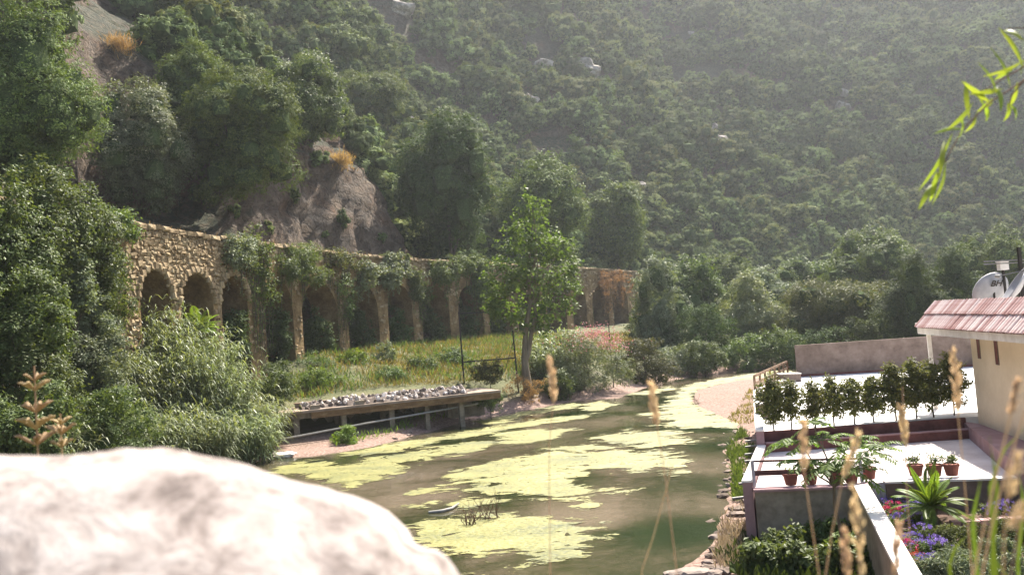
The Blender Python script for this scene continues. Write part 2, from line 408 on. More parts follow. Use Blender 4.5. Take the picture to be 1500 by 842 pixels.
# floating algae: patches traced on the water level, ragged by noise
patches = [
    [(585, 778), (625, 760), (700, 752), (800, 752), (872, 760), (850, 770), (866, 786), (838, 797), (846, 818), (815, 828), (768, 812), (700, 803), (640, 800), (605, 794)],
    [(640, 702), (700, 680), (760, 670), (830, 662), (900, 660), (985, 664), (1008, 674), (985, 684), (930, 690), (862, 692), (850, 705), (862, 722), (872, 740), (820, 737), (760, 727), (720, 722), (655, 716), (690, 708)],
    [(655, 736), (700, 726), (735, 735), (705, 744), (668, 744)],
    [(400, 684), (440, 676), (500, 682), (540, 672), (600, 664), (640, 654), (690, 648), (728, 644), (720, 653), (690, 662), (640, 671), (604, 676), (588, 690), (552, 702), (520, 716), (460, 704), (415, 694)],
    [(718, 634), (790, 627), (848, 628), (800, 645), (765, 652), (735, 650)],
    [(630, 643), (700, 629), (800, 612), (880, 604), (864, 612), (760, 626), (700, 637), (650, 646)],
    [(490, 668), (560, 652), (640, 639), (690, 630), (690, 637), (640, 648), (560, 666)],
    [(868, 641), (920, 630), (1000, 632), (1012, 640), (960, 646), (915, 650), (880, 646)],
    [(918, 650), (965, 643), (1012, 640), (1016, 650), (970, 657), (938, 658)],
    [(690, 618), (760, 604), (840, 589), (856, 594), (790, 606), (720, 623)],
    [(850, 593), (880, 587), (908, 592), (880, 601), (855, 599)],
    [(900, 578), (940, 572), (985, 566), (990, 571), (935, 579)],
    [(962, 622), (970, 600), (985, 580), (1008, 564), (1060, 552), (1160, 540), (1160, 550), (1080, 558), (1024, 571), (1014, 588), (1052, 608), (1090, 616), (1086, 628), (1030, 626), (1000, 628)],
    [(690, 842), (720, 833), (780, 835), (800, 842), (770, 860), (700, 858)],
    [(585, 716), (640, 711), (650, 716), (600, 720)], [(575, 742), (640, 733), (655, 739), (590, 746)],
    [(880, 716), (905, 712), (925, 719), (890, 723)], [(975, 692), (1005, 688), (1015, 694), (985, 698)],
    [(775, 662), (830, 654), (900, 652), (905, 658), (840, 662)], [(930, 606), (985, 600), (990, 606), (940, 611)],
]
AX = np.arange(-19, 34, .14); AY = np.arange(19.5, 92, .16)
X, Y = np.meshgrid(AX, AY)
cover = np.full(X.shape, -2.0)
wx = .35 * fbm(np.stack([X * .9, Y * .5, 0 * X], -1), 41, 3); wy = .6 * fbm(np.stack([X * .7, Y * .4, 0 * X], -1), 43, 3)
for p in patches:
    W = [XY(G(a, b)) for a, b in p]
    cover = np.maximum(cover, np.clip(sdist(W, X + wx, Y + wy), -2, .62))
cover = np.minimum(cover, sdist(river_poly, X, Y) + .5)
keep = cover > -1.1
Zf = .014 + .012 * fbm(np.stack([X * 2, Y * 2, 0 * X], -1), 12, 2)
ny, nx = X.shape
i, j = np.meshgrid(np.arange(ny - 1), np.arange(nx - 1), indexing='ij')
kq = keep[:-1, :-1] | keep[1:, 1:] | keep[:-1, 1:] | keep[1:, :-1]
F = np.stack([i * nx + j, i * nx + j + 1, (i + 1) * nx + j + 1, (i + 1) * nx + j], -1)[kq]
used = np.unique(F); remap = np.zeros(nx * ny, int); remap[used] = np.arange(len(used))
V = np.stack([X, Y, Zf], -1).reshape(-1, 3)[used]
m_algae, nt, b, out = new_mat('algae')
tc = N(nt, 'ShaderNodeTexCoord'); co = tc.outputs['Object']
at = N(nt, 'ShaderNodeAttribute', attribute_name='cover')
mp = N(nt, 'ShaderNodeMapping'); mp.inputs['Scale'].default_value = (.62, 1.25, 1); mp.inputs['Rotation'].default_value = (0, 0, .2); nt.links.new(co, mp.inputs[0])
n1 = noise_node(nt, mp.outputs[0], .95, 9, .66, .9); n2 = noise_node(nt, mp.outputs[0], 9, 5)
ma = N(nt, 'ShaderNodeMath', operation='MULTIPLY_ADD'); ma.inputs[1].default_value = 4.6; ma.inputs[2].default_value = -2.35
nt.links.new(n1.outputs[0], ma.inputs[0])
ad = N(nt, 'ShaderNodeMath', operation='ADD'); nt.links.new(ma.outputs[0], ad.inputs[0]); nt.links.new(at.outputs['Fac'], ad.inputs[1])
n5 = noise_node(nt, mp.outputs[0], 5.5, 6, .7, .6)
ma5 = N(nt, 'ShaderNodeMath', operation='MULTIPLY_ADD'); ma5.inputs[1].default_value = 1.7; ma5.inputs[2].default_value = -.85; nt.links.new(n5.outputs[0], ma5.inputs[0])
ad5 = N(nt, 'ShaderNodeMath', operation='ADD'); nt.links.new(ad.outputs[0], ad5.inputs[0]); nt.links.new(ma5.outputs[0], ad5.inputs[1])
al = N(nt, 'ShaderNodeMapRange'); al.inputs['From Min'].default_value = -.04; al.inputs['From Max'].default_value = .10; nt.links.new(ad5.outputs[0], al.inputs['Value'])
colr = ramp(nt, [(.36, (.038, .046, .008)), (.43, (.090, .095, .014)), (.49, (.140, .136, .022)), (.55, (.182, .168, .034)), (.60, (.22, .205, .06)), (.67, (.28, .27, .13))])
n3 = noise_node(nt, mp.outputs[0], .45, 5)
mm = N(nt, 'ShaderNodeMath', operation='ADD'); nt.links.new(n3.outputs[0], mm.inputs[0]); nt.links.new(n2.outputs[0], mm.inputs[1])
hf = N(nt, 'ShaderNodeMath', operation='MULTIPLY'); hf.inputs[1].default_value = .5; nt.links.new(mm.outputs[0], hf.inputs[0])
nt.links.new(hf.outputs[0], colr.inputs[0]); nt.links.new(colr.outputs[0], b.inputs['Base Color'])
b.inputs['Roughness'].default_value = .55
bp = N(nt, 'ShaderNodeBump'); bp.inputs['Distance'].default_value = .05; nt.links.new(n2.outputs[0], bp.inputs['Height']); nt.links.new(bp.outputs[0], b.inputs['Normal'])
tr = N(nt, 'ShaderNodeBsdfTransparent'); ms = N(nt, 'ShaderNodeMixShader')
nt.links.new(al.outputs[0], ms.inputs[0]); nt.links.new(tr.outputs[0], ms.inputs[1]); nt.links.new(b.outputs[0], ms.inputs[2]); nt.links.new(ms.outputs[0], out.inputs['Surface'])
me = raw_mesh('algae', V, remap[F].ravel(), np.arange(len(F)) * 4, m_algae, True)
a_ = me.attributes.new('cover', 'FLOAT', 'POINT'); a_.data.foreach_set('value', cover.ravel()[used].astype(np.float32))
tag(link('algae', me), 'yellow-green algae mats drifting on the brown river water', 'algae', kind='stuff')

# ------------------------------------------------------------------ hillside
bl = [(-75, -60), (-52, -10), (-37, 22), (-31, 34)] + [tuple(aq(u, 4.5)) for u in np.linspace(6, AQ_LEN, 16)]
e = np.array(bl[-1]); bl += [tuple(e + np.array(v)) for v in ((14, 20), (38, 36), (75, 52), (130, 66), (220, 76), (330, 80))]
bl = np.array(bl)
bt = np.r_[0, np.cumsum(np.linalg.norm(np.diff(bl, axis=0), axis=1))]
NT = 520
tts = np.linspace(0, bt[-1], NT)
B = np.stack([np.interp(tts, bt, bl[:, k]) for k in (0, 1)], 1)
for _ in range(30): B[1:-1] = (B[:-2] + 2 * B[1:-1] + B[2:]) / 4
T = np.gradient(B, axis=0); T /= np.linalg.norm(T, axis=1, keepdims=True); NRM = np.stack([-T[:, 1], T[:, 0]], 1)
for _ in range(40): NRM[1:-1] = (NRM[:-2] + 2 * NRM[1:-1] + NRM[2:]) / 4
NRM /= np.linalg.norm(NRM, axis=1, keepdims=True)
ss = np.r_[-1.5, np.linspace(0, 9, 34), np.linspace(9.5, 60, 62), np.linspace(61.5, 165, 62)]
bpx = proj(np.c_[B, np.full(NT, 10.0)])[:, 0]; bpx[B[:, 1] < 5] = -3000
def tier(s, px):
    k_left = 1 - sstep(395, 470, px); k_mid = sstep(395, 470, px) * (1 - sstep(610, 690, px)); k_right = sstep(610, 690, px)
    zl = 9.5 * sstep(-.5, 3.5, s) + 3.0 * sstep(3, 9, s) + 12 * sstep(9, 14, s) + 1.0 * np.maximum(s - 9, 0)
    zm = 20 * sstep(-.5, 6.5, s) + 3 * sstep(6, 10, s) + 1.0 * np.maximum(s - 7, 0)
    zr = 2.5 * sstep(0, 4, s) + 1.02 * np.maximum(s, 0)
    return zl * k_left + zm * k_mid + zr * k_right
S, PX = np.meshgrid(ss, bpx)
HX = B[:, None, 0] + NRM[:, None, 0] * S; HY = B[:, None, 1] + NRM[:, None, 1] * S
HZ = 4.6 + tier(S, PX)
P3 = np.stack([HX, HY, HZ], -1)
amp = sstep(2, 40, S)
HZ = HZ + amp * (10 * fbm(np.stack([HX, HY, 0 * HX], -1) / 52, 7, 3) + 3.0 * fbm(np.stack([HX, HY, 0 * HX], -1) / 14, 8, 2))
rk = fbm(P3 / 3.4, 31, 4) * 1.0 + .9 * np.abs(fbm(P3 / 1.8, 33, 4)) + .5 * (np.floor(fbm(P3 / 2.6, 37, 2) * 4) / 4)
rk = rk * sstep(-1, 1.5, S)
HX = HX + NRM[:, None, 0] * rk; HY = HY + NRM[:, None, 1] * rk
HV = np.stack([HX, HY, HZ], -1)
m_hill, nt, b, out = new_mat('hill_ground')
tc = N(nt, 'ShaderNodeTexCoord'); co = tc.outputs['Object']; ge = N(nt, 'ShaderNodeNewGeometry')
n1 = noise_node(nt, co, .25, 8, .6); n2 = noise_node(nt, co, 1.7, 8, .65)
mp = N(nt, 'ShaderNodeMapping'); mp.inputs['Scale'].default_value = (1, 1, .8); nt.links.new(co, mp.inputs[0]); n3 = noise_node(nt, mp.outputs[0], 1.2, 10, .75, .3)
soil = ramp(nt, [(.35, (.025, .035, .014)), (.5, (.05, .05, .022)), (.66, (.12, .09, .05))]); nt.links.new(n2.outputs[0], soil.inputs[0])
rock = ramp(nt, [(.34, (.036, .025, .016)), (.46, (.098, .068, .045)), (.57, (.165, .118, .08)), (.72, (.25, .195, .145))]); nt.links.new(n3.outputs[0], rock.inputs[0])
rust = ramp(nt, [(.5, (1, 1, 1)), (.68, (1.0, .72, .5))]); nt.links.new(n1.outputs[0], rust.inputs[0])
mu = N(nt, 'ShaderNodeMix', data_type='RGBA', blend_type='MULTIPLY'); mu.inputs[0].default_value = 1; nt.links.new(rock.outputs[0], mu.inputs[6]); nt.links.new(rust.outputs[0], mu.inputs[7])
sx = N(nt, 'ShaderNodeSeparateXYZ'); nt.links.new(ge.outputs['Normal'], sx.inputs[0])
mr = N(nt, 'ShaderNodeMapRange'); mr.inputs['From Min'].default_value = .62; mr.inputs['From Max'].default_value = .45; nt.links.new(sx.outputs['Z'], mr.inputs['Value'])
mx = N(nt, 'ShaderNodeMix', data_type='RGBA'); nt.links.new(mr.outputs[0], mx.inputs[0]); nt.links.new(soil.outputs[0], mx.inputs[6]); nt.links.new(mu.outputs[2], mx.inputs[7])
nt.links.new(mx.outputs[2], b.inputs['Base Color']); b.inputs['Roughness'].default_value = .95
vo = N(nt, 'ShaderNodeTexVoronoi', feature='DISTANCE_TO_EDGE'); vo.inputs['Scale'].default_value = .8; wv = N(nt, 'ShaderNodeVectorMath', operation='ADD'); nt.links.new(co, wv.inputs[0]); nt.links.new(n2.outputs['Color'], wv.inputs[1]); nt.links.new(wv.outputs[0], vo.inputs['Vector'])
vr = ramp(nt, [(0, (0, 0, 0)), (.12, (1, 1, 1))]); nt.links.new(vo.outputs['Distance'], vr.inputs[0])
hm = N(nt, 'ShaderNodeMath', operation='MULTIPLY_ADD'); hm.inputs[1].default_value = .35; nt.links.new(vr.outputs[0], hm.inputs[0]); nt.links.new(n3.outputs[0], hm.inputs[2])
bp = N(nt, 'ShaderNodeBump'); bp.inputs['Distance'].default_value = .9; nt.links.new(hm.outputs[0], bp.inputs['Height']); nt.links.new(bp.outputs[0], b.inputs['Normal'])
ns = len(ss)
i, j = np.meshgrid(np.arange(NT - 1), np.arange(ns - 1), indexing='ij')
F = np.stack([i * ns + j, i * ns + j + 1, (i + 1) * ns + j + 1, (i + 1) * ns + j], -1).reshape(-1, 4)
tag(link('hillside', raw_mesh('hillside', HV.reshape(-1, 3), F.ravel(), np.arange(len(F)) * 4, m_hill, True)), kind='structure')
HVf = HV.reshape(-1, 3); HPX = proj(HVf)
def hill_at(px, py):                       # nearest hill point seen at a pixel
    d = np.hypot(HPX[:, 0] - px, HPX[:, 1] - py)
    k = np.where((d < 14) & (HPX[:, 2] > 5))[0]
    if len(k) == 0: k = np.array([np.argmin(d + 1e5 * (HPX[:, 2] < 5))])
    return Vector(HVf[k[np.argmin(HPX[k, 2] + d[k] * .3)]])

# ------------------------------------------------------------------ aqueduct
m_stone = pmat('aqueduct_stone', [(.22, (.14, .098, .055)), (.42, (.22, .160, .092)), (.6, (.29, .22, .13)), (.8, (.36, .285, .18))], 1.6, .95, .03, 9, fine=(8, .5), island=.3, spec=.15)
m_mortar = pmat('aqueduct_core', [(.3, (.085, .055, .026)), (.5, (.17, .112, .052)), (.7, (.25, .175, .09))], .9, .97, .06, 5, fine=(6, .6), spec=.1)
aqd = empty('aqueduct', (*aq(AQ_LEN * .3, 1), AQ_BASE), 'long arched stone aqueduct overgrown with ivy at the foot of the cliff', 'aqueduct')
AO = np.array(aqd.location)
TH = 2.3
openings = [(205, 250), (265, 312), (324, 362), (387, 428), (441, 494), (508, 553), (567, 603), (616, 657), (670, 706), (715, 748), (757, 790), (800, 828), (838, 858), (867, 890), (897, 919)]
openu = [(aq_u(a), aq_u(b)) for a, b in openings]
CROWN = 10.5
def wall_piece(us, zb, zt, mb, ends=(True, True)):
    us = np.asarray(us); zb = np.broadcast_to(zb, us.shape); zt = np.broadcast_to(zt, us.shape)
    f = aq(us); k = aq(us, TH); n = len(us)
    V = np.vstack([np.c_[f, zb], np.c_[f, zt], np.c_[k, zb], np.c_[k, zt]])
    i = np.arange(n - 1); j = i + 1
    mb.add(V, np.vstack([np.c_[i, j, j + n, i + n], np.c_[j + 2 * n, i + 2 * n, i + 3 * n, j + 3 * n], np.c_[i + n, j + n, j + 3 * n, i + 3 * n], np.c_[i + 2 * n, j + 2 * n, j, i]]))
    if ends[0]: mb.poly([V[0], V[n], V[3 * n], V[2 * n]])
    if ends[1]: mb.poly([V[n - 1], V[3 * n - 1], V[4 * n - 1], V[2 * n - 1]][::-1])
prev = 0.0
def arch_z(u, a, b):
    R = (b - a) / 2; h = min(R, 2.6)
    return CROWN - h + h * np.sqrt(np.clip(1 - ((u - (a + b) / 2) / R) ** 2, 0, 1))
for a, b in openu + [(AQ_LEN, None)]:
    mb = MB(AO); wall_piece(np.linspace(prev, a, 5), 3.6, AQ_TOP - .3, mb)
    mb.build('pier', m_mortar, aqd)
    if b is None: break
    th = np.linspace(math.pi, 0, 19); us = (a + b) / 2 + (b - a) / 2 * np.cos(th)
    mb = MB(AO); wall_piece(us, arch_z(us, a, b), AQ_TOP - .3, mb, (False, False))
    mb.build('arch_span', m_mortar, aqd)
    prev = b
# rubble stones laid in courses, each a little proud of the core
rs = np.random.RandomState(4)
def stone_geom(p, du, dn, w, h, t):        # front face with chamfer; p centre on the face, du along, dn outwards
    up = np.array([0, 0, 1.0]); w2 = w / 2; h2 = h / 2
    J = lambda s: rs.uniform(-s, s, 3)
    back = [p + du * x * w2 + up * z * h2 - dn * .04 for x, z in ((-1, -1), (1, -1), (1, 1), (-1, 1))]
    mid = [p + du * x * w2 + up * z * h2 + dn * t * .55 + J(.035) for x, z in ((-1, -1), (1, -1), (1, 1), (-1, 1))]
    fr = [p + du * x * w2 * .7 + up * z * h2 * .66 + dn * t + J(.055) for x, z in ((-1, -1), (1, -1), (1, 1), (-1, 1))]
    V = np.array(back + mid + fr); q = lambda a: [[a + k, a + (k + 1) % 4, a + 4 + (k + 1) % 4, a + 4 + k] for k in range(4)]
    return V, np.array(q(0) + q(4) + [[8, 9, 10, 11]])
def in_open(u, z, m=.0):
    for a, b in openu:
        if a - m < u < b + m and z < arch_z(np.array(np.clip(u, a + .02, b - .02)), a, b) + m: return True
    return False
stones = []
u_end = aq_u(934)
z = 4.4
while z < AQ_TOP - .32:
    h = rs.uniform(.17, .30); u = rs.uniform(0, .5)
    if z + h > AQ_TOP - .3: h = AQ_TOP - .3 - z
    while u < u_end:
        w = rs.uniform(.2, .6) * (1 if u < aq_u(500) else 1.6)
        uc = u + w / 2
        if not in_open(uc, z + h / 2, w * .42) and (uc < aq_u(345) or rs.rand() < .25 or (z > 12 and rs.rand() < .6)):
            p = aq(uc); d = aq(uc + .3) - aq(uc - .3); d /= np.linalg.norm(d)
            stones.append((np.array([p[0], p[1], z + h / 2 + rs.uniform(-.06, .06)]), np.array([d[0], d[1], rs.uniform(-.18, .18)]), np.array([d[1], -d[0], 0]), (w - .03) * rs.uniform(.8, 1.05), h * rs.uniform(.7, 1.08), rs.uniform(.03, .13), uc))
        u += w
    z += h
# coping course along the top
u = 0.0
while u < u_end:
    w = rs.uniform(.6, 1.1); p = aq(u + w / 2, -.06); d = aq(u + .5) - aq(u - .1); d /= np.linalg.norm(d)
    stones.append((np.array([p[0], p[1], AQ_TOP - .14 + rs.uniform(-.04, .04)]), np.array([d[0], d[1], 0]), np.array([d[1], -d[0], 0]), w - .03, .27, rs.uniform(.08, .2), u))
    u += w
# voussoirs round the openings
for a, b in openu[:3]:
    R = (b - a) / 2; hh = min(R, 2.6)
    for th in np.linspace(.08, math.pi - .08, 13):
        uc = (a + b) / 2 + (R + .22) * math.cos(th); zz = CROWN - hh + (hh + .24) * math.sin(th)
        p = aq(uc); d = aq(uc + .3) - aq(uc - .3); d /= np.linalg.norm(d)
        stones.append((np.array([p[0], p[1], zz]), np.array([d[0], d[1], 0]), np.array([d[1], -d[0], 0]), .36, .42, .2, uc))
sp = proj(np.array([s[0] for s in stones]))
score = np.array([min(s[3], .9) * s[4] for s in stones]) / sp[:, 2] ** 2
score[(sp[:, 0] < 165) | (sp[:, 1] > 520)] *= .01
order = np.argsort(-score)
rest = MB(AO)
for rank, k in enumerate(order):
    Vv, Fq = stone_geom(*stones[k][:6])
    if rank < 300:
        c = stones[k][0]
        mb = MB(c); mb.add(Vv, Fq); mb.build('stone', m_stone, aqd, loc=Vector(c - AO))
    else:
        rest.add(Vv, Fq)
tag(rest.build('stonework', m_stone, aqd), kind='stuff')
# water channel bed on top of the wall
mb = MB(AO)
us = np.linspace(0, AQ_LEN, 60); f = aq(us, .25); k = aq(us, TH - .1); n = 60
V = np.vstack([np.c_[f, np.full(n, AQ_TOP - .12)], np.c_[k, np.full(n, AQ_TOP - .05)]]); i = np.arange(n - 1)
mb.add(V, np.c_[i, i + 1, i + 1 + n, i + n]); mb.build('channel_bed', m_mortar, aqd)

mb = MB(); us = np.linspace(0, AQ_LEN, 90); ns_ = 7  # ledge behind the wall top, closed up to the cliff to darken the arches
rows = [np.c_[aq(us, TH - .05 + k * 1.15), np.full(90, AQ_TOP - .12 + .14 * k) + .12 * fbm(np.c_[aq(us, TH + k), np.full(90, k)] * .7, 51, 3)] for k in range(ns_)]
V = np.vstack(rows); i, j = np.meshgrid(np.arange(ns_ - 1), np.arange(89), indexing='ij'); F = np.stack([i * 90 + j, i * 90 + j + 1, (i + 1) * 90 + j + 1, (i + 1) * 90 + j], -1).reshape(-1, 4)
tag(link('hill_terrace', raw_mesh('hill_terrace', V, F.ravel(), np.arange(len(F)) * 4, m_hill, True)), kind='structure')
# ------------------------------------------------------------------ foliage
def unit(v): return v / np.maximum(np.linalg.norm(v, axis=-1, keepdims=True), 1e-9)
def leaf_geom(rs, P, A, L, W, fold=.12, nrm=None):
    n = len(P); A = unit(A)
    b = unit(np.cross(A, rs.normal(size=(n, 3)) if nrm is None else nrm)); c = np.cross(A, b)
    L = np.broadcast_to(L, n)[:, None]; W = np.broadcast_to(W, n)[:, None]
    m = P + A * L * .45 + c * L * fold
    V = np.stack([P, m + b * W / 2, P + A * L, m - b * W / 2], 1).reshape(-1, 3)
    return V, np.arange(4 * n).reshape(-1, 4)
def crown_geom(rs, lobes, n, clump, L, W, per=26, droop=.25, low=-.55, shell=(.7, 1.04), no=.8, nr_=.5):
    lob = np.array(lobes, float)
    wgt = (lob[:, 3] * lob[:, 5]); wgt = wgt / wgt.sum()
    nc = max(8, n // per)
    k = rs.choice(len(lob), nc, p=wgt)
    d = unit(rs.normal(size=(nc, 3)) + np.array([0, 0, .25])); d[:, 2] = np.where(d[:, 2] < low, -d[:, 2], d[:, 2])
    C = lob[k, :3] + d * lob[k, 3:6] * rs.uniform(shell[0], shell[1], (nc, 1))
    q = rs.randint(0, nc, n)
    P = C[q] + rs.normal(size=(n, 3)) * clump * rs.uniform(.4, 1.0, (nc, 1))[q] * np.array([1, 1, .75])
    nr = unit(d[q] * no + rs.normal(size=(n, 3)) * nr_ + np.array([0, 0, .4]))
    A = rs.normal(size=(n, 3)) * .8 + d[q] * .3 + np.array([0, 0, -droop])
    A = A - nr * np.sum(A * nr, 1, keepdims=True) * .85
    s = rs.uniform(.65, 1.3, n)
    return leaf_geom(rs, P, A, L * s, W * s, nrm=nr)
def make_lobes(rs, c, r, k, tight=(.55, .80), size=(.26, .42)):
    c = np.array(c, float); r = np.array(r, float)
    g_ = np.arange(k) + .5; ph_ = np.arccos(1 - 2 * g_ / k); th_ = math.pi * (1 + 5 ** .5) * g_ + rs.uniform(0, 6)
    d = unit(np.stack([np.cos(th_) * np.sin(ph_), np.sin(th_) * np.sin(ph_), np.cos(ph_)], 1) + rs.normal(size=(k, 3)) * .22)
    C = c + d * r * rs.uniform(*tight, (k, 1)); R = r * rs.uniform(*size, (k, 1)) * rs.uniform(.85, 1.15, (k, 3))
    return np.vstack([np.c_[C, R], np.r_[c, r * .62][None]])
def wiggle(rs, a, b, n, amp):
    t = np.linspace(0, 1, n)[:, None]; a = np.array(a, float); b = np.array(b, float)
    w = rs.normal(size=(n, 3)) * amp * np.sin(t * math.pi)
    return a + (b - a) * t + w
m_bark = pmat('bark', [(.3, (.035, .026, .018)), (.55, (.09, .07, .05)), (.75, (.15, .12, .09))], 3, .95, .03, 14, stretch=(1, 1, .25))
m_bark_pale = pmat('bark_pale', [(.3, (.10, .08, .055)), (.55, (.19, .15, .10)), (.75, (.27, .22, .16))], 3, .9, .02, 14, stretch=(1, 1, .25))
LEAF = {
    'oak': leafmat('leaf_oak', (.062, .100, .026), (.145, .195, .052), .22, .6, spec=.12, objvar=.2),
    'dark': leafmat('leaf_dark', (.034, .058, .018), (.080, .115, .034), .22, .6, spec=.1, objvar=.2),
    'silver': leafmat('leaf_silver', (.085, .115, .055), (.20, .235, .135), .28, .5, spec=.25, objvar=.12),
    'green': leafmat('leaf_green', (.055, .092, .024), (.125, .170, .052), .36, .5, objvar=.15),
    'bright': leafmat('leaf_bright', (.075, .130, .018), (.150, .220, .040), .42, .45),
    'olive': leafmat('leaf_olive', (.060, .075, .022), (.120, .130, .045), .38, .5),
    'plane': leafmat('leaf_plane', (.070, .115, .028), (.160, .215, .060), .42, .5, tint=(1.05, 1.3, .5), objvar=.1),
    'hill': leafmat('leaf_hill', (.085, .125, .040), (.175, .220, .080), .15, .7, spec=.06, objvar=.30),
    'hillolive': leafmat('leaf_hill_olive', (.110, .135, .045), (.205, .225, .085), .16, .7, spec=.06, objvar=.3),
    'hilldark': leafmat('leaf_hill_dark', (.055, .088, .030), (.120, .160, .058), .14, .7, spec=.06, objvar=.3),
    'cane': leafmat('leaf_cane', (.110, .150, .065), (.25, .28, .155), .36, .45, spec=.35, objvar=.12),
    'ivy': leafmat('leaf_ivy', (.052, .082, .024), (.130, .172, .052), .3, .5, spec=.2, objvar=.2),
    'dry': leafmat('leaf_dry', (.23, .14, .05), (.40, .27, .11), .35, .7, tint=(1.1, 1.0, .7), objvar=.2),
    'drypale': leafmat('leaf_drypale', (.26, .20, .12), (.46, .39, .27), .3, .7, tint=(1, 1, .8), objvar=.15),
    'grass': leafmat('leaf_grass', (.095, .092, .026), (.26, .21, .085), .38, .55, objvar=.1),
}
def boulder_geom(rs, r, sub=3, rough=.25, seed=0, flat=1.0):
    import bmesh
    bm = bmesh.new(); bmesh.ops.create_icosphere(bm, subdivisions=sub, radius=1)
    V = np.array([v.co[:] for v in bm.verts]); F = np.array([[v.index for v in f.verts] for f in bm.faces]); bm.free()
    k = 1 + rough * fbm(V * 1.3 + seed * 7.1, seed, 4)
    q = np.sign(V) * np.abs(V) ** .75
    return q * k[:, None] * np.array(r) * np.array([1, 1, flat]), F
m_core = pmat('crown_light_block', [(.3, (.030, .046, .016)), (.55, (.065, .092, .032)), (.75, (.105, .135, .050))], 9, .9, .05, 14, spec=.05)  # opaque cores inside the crowns, added to block light and darken their undersides
def tree(name, label, cat, base, lobes, mat, n, L, W, clump, tr, group=None, seed=0, bark=None, limbs=6, per=26, droop=.25, fork=.45, shell=(.7, 1.04), low=-.9):
    rs = np.random.RandomState(seed + 100); base = np.array(base, float); lob = np.array(lobes, float)
    root = empty(name, base, label, cat, group)
    cz = lob[:, :3].mean(0); mb = MB(base)
    fk = base + (cz - base) * fork
    foot = base - np.array([0, 0, .4])
    mb.tube(wiggle(rs, foot, fk, 6, tr * .6), np.linspace(tr * 1.25, tr * .8, 6), 8)
    top = cz + np.array([0, 0, lob[:, 5].max() * .4])
    mb.tube(wiggle(rs, fk, top, 5, tr * .8), np.linspace(tr * .8, tr * .15, 5), 6)
    for k in rs.permutation(len(lob))[:limbs]:
        st = fk + (cz - fk) * rs.uniform(0, .5)
        mb.tube(wiggle(rs, st, lob[k, :3] + unit(lob[k, :3] - cz) * lob[k, 3:6] * .4, 5, tr * .8), np.linspace(tr * .5, tr * .08, 5), 5)
    mb.build('trunk', bark or m_bark, root, True)
    mb = MB(base)
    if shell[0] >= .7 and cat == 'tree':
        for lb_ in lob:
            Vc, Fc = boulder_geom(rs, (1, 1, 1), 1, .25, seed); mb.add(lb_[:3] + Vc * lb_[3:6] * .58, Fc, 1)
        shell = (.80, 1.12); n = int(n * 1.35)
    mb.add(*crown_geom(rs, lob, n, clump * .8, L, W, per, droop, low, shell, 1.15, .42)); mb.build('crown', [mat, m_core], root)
    return root
def px_ellipsoid(bb, d, depth=.9):
    x0, y0, x1, y1 = bb
    c = D((x0 + x1) / 2, (y0 + y1) / 2, d); rx = (x1 - x0) / 2 * d / 1300; rz = (y1 - y0) / 2 * d / 1300
    return c, (rx, max(rx * depth, rz * .5), rz)
from mathutils import kdtree
_kd = kdtree.KDTree(len(HVf))
for _i, _v in enumerate(HVf): _kd.insert((_v[0], _v[1], 0), _i)
_kd.balance()
def hill_z(x, y):
    co, k, dist = _kd.find((x, y, 0))
    return max(float(HVf[k, 2]) if dist < 3 else -99, gz(x, y))
def ptree(name, label, cat, bb, d, leaf, n, L, W, clump, tr, seed, k=9, base=None, group=None, **kw):
    c, r = px_ellipsoid(bb, d); rs = np.random.RandomState(seed)
    if base is None: base = (c.x, c.y, hill_z(c.x, c.y))
    lob = make_lobes(rs, c, r, int(k * 1.6))
    return tree(name, label, cat, base, lob, LEAF[leaf], n, L, W, clump, tr, group, seed, **kw)

# ---- hillside scrub: individuals first, the rest as one mass
protos = []
for v in range(6):
    rs = np.random.RandomState(500 + v); mb = MB()
    R = np.array([1.0, 1.0, rs.uniform(.75, 1.1)])
    lob = make_lobes(rs, (0, 0, R[2] * .95), R, 13, (.5, .85), (.24, .44))
    mb.tube(wiggle(rs, (0, 0, -.3), (0, 0, .9), 4, .04), [.1, .08, .06, .03], 5, mi=1)
    for lb_ in lob:
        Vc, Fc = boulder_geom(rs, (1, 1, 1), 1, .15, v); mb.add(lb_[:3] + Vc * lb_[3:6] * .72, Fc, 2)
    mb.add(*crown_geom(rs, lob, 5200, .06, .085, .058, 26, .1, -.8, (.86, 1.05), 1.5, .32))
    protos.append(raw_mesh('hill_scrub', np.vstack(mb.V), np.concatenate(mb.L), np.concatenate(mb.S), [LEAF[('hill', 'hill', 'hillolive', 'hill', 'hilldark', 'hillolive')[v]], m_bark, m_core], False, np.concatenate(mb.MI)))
rs = np.random.RandomState(77)
rock_px = [(590, 12, 5), (682, 76, 3.2), (798, 88, 4.5), (868, 96, 5), (778, 152, 4), (1000, 302, 2.6), (940, 285, 4), (1235, 160, 4), (1060, 205, 5), (1012, 48, 2), (1115, 62, 2.2), (1300, 300, 3), (598, 178, 3), (690, 22, 2), (1050, 190, 3), (1240, 140, 3)]
rocks = [(hill_at(a, b_), w) for a, b_, w in rock_px]
cand = []
NC = 70000
ti = rs.uniform(0, NT - 1.001, NC); si = rs.uniform(1, ns - 1.001, NC)
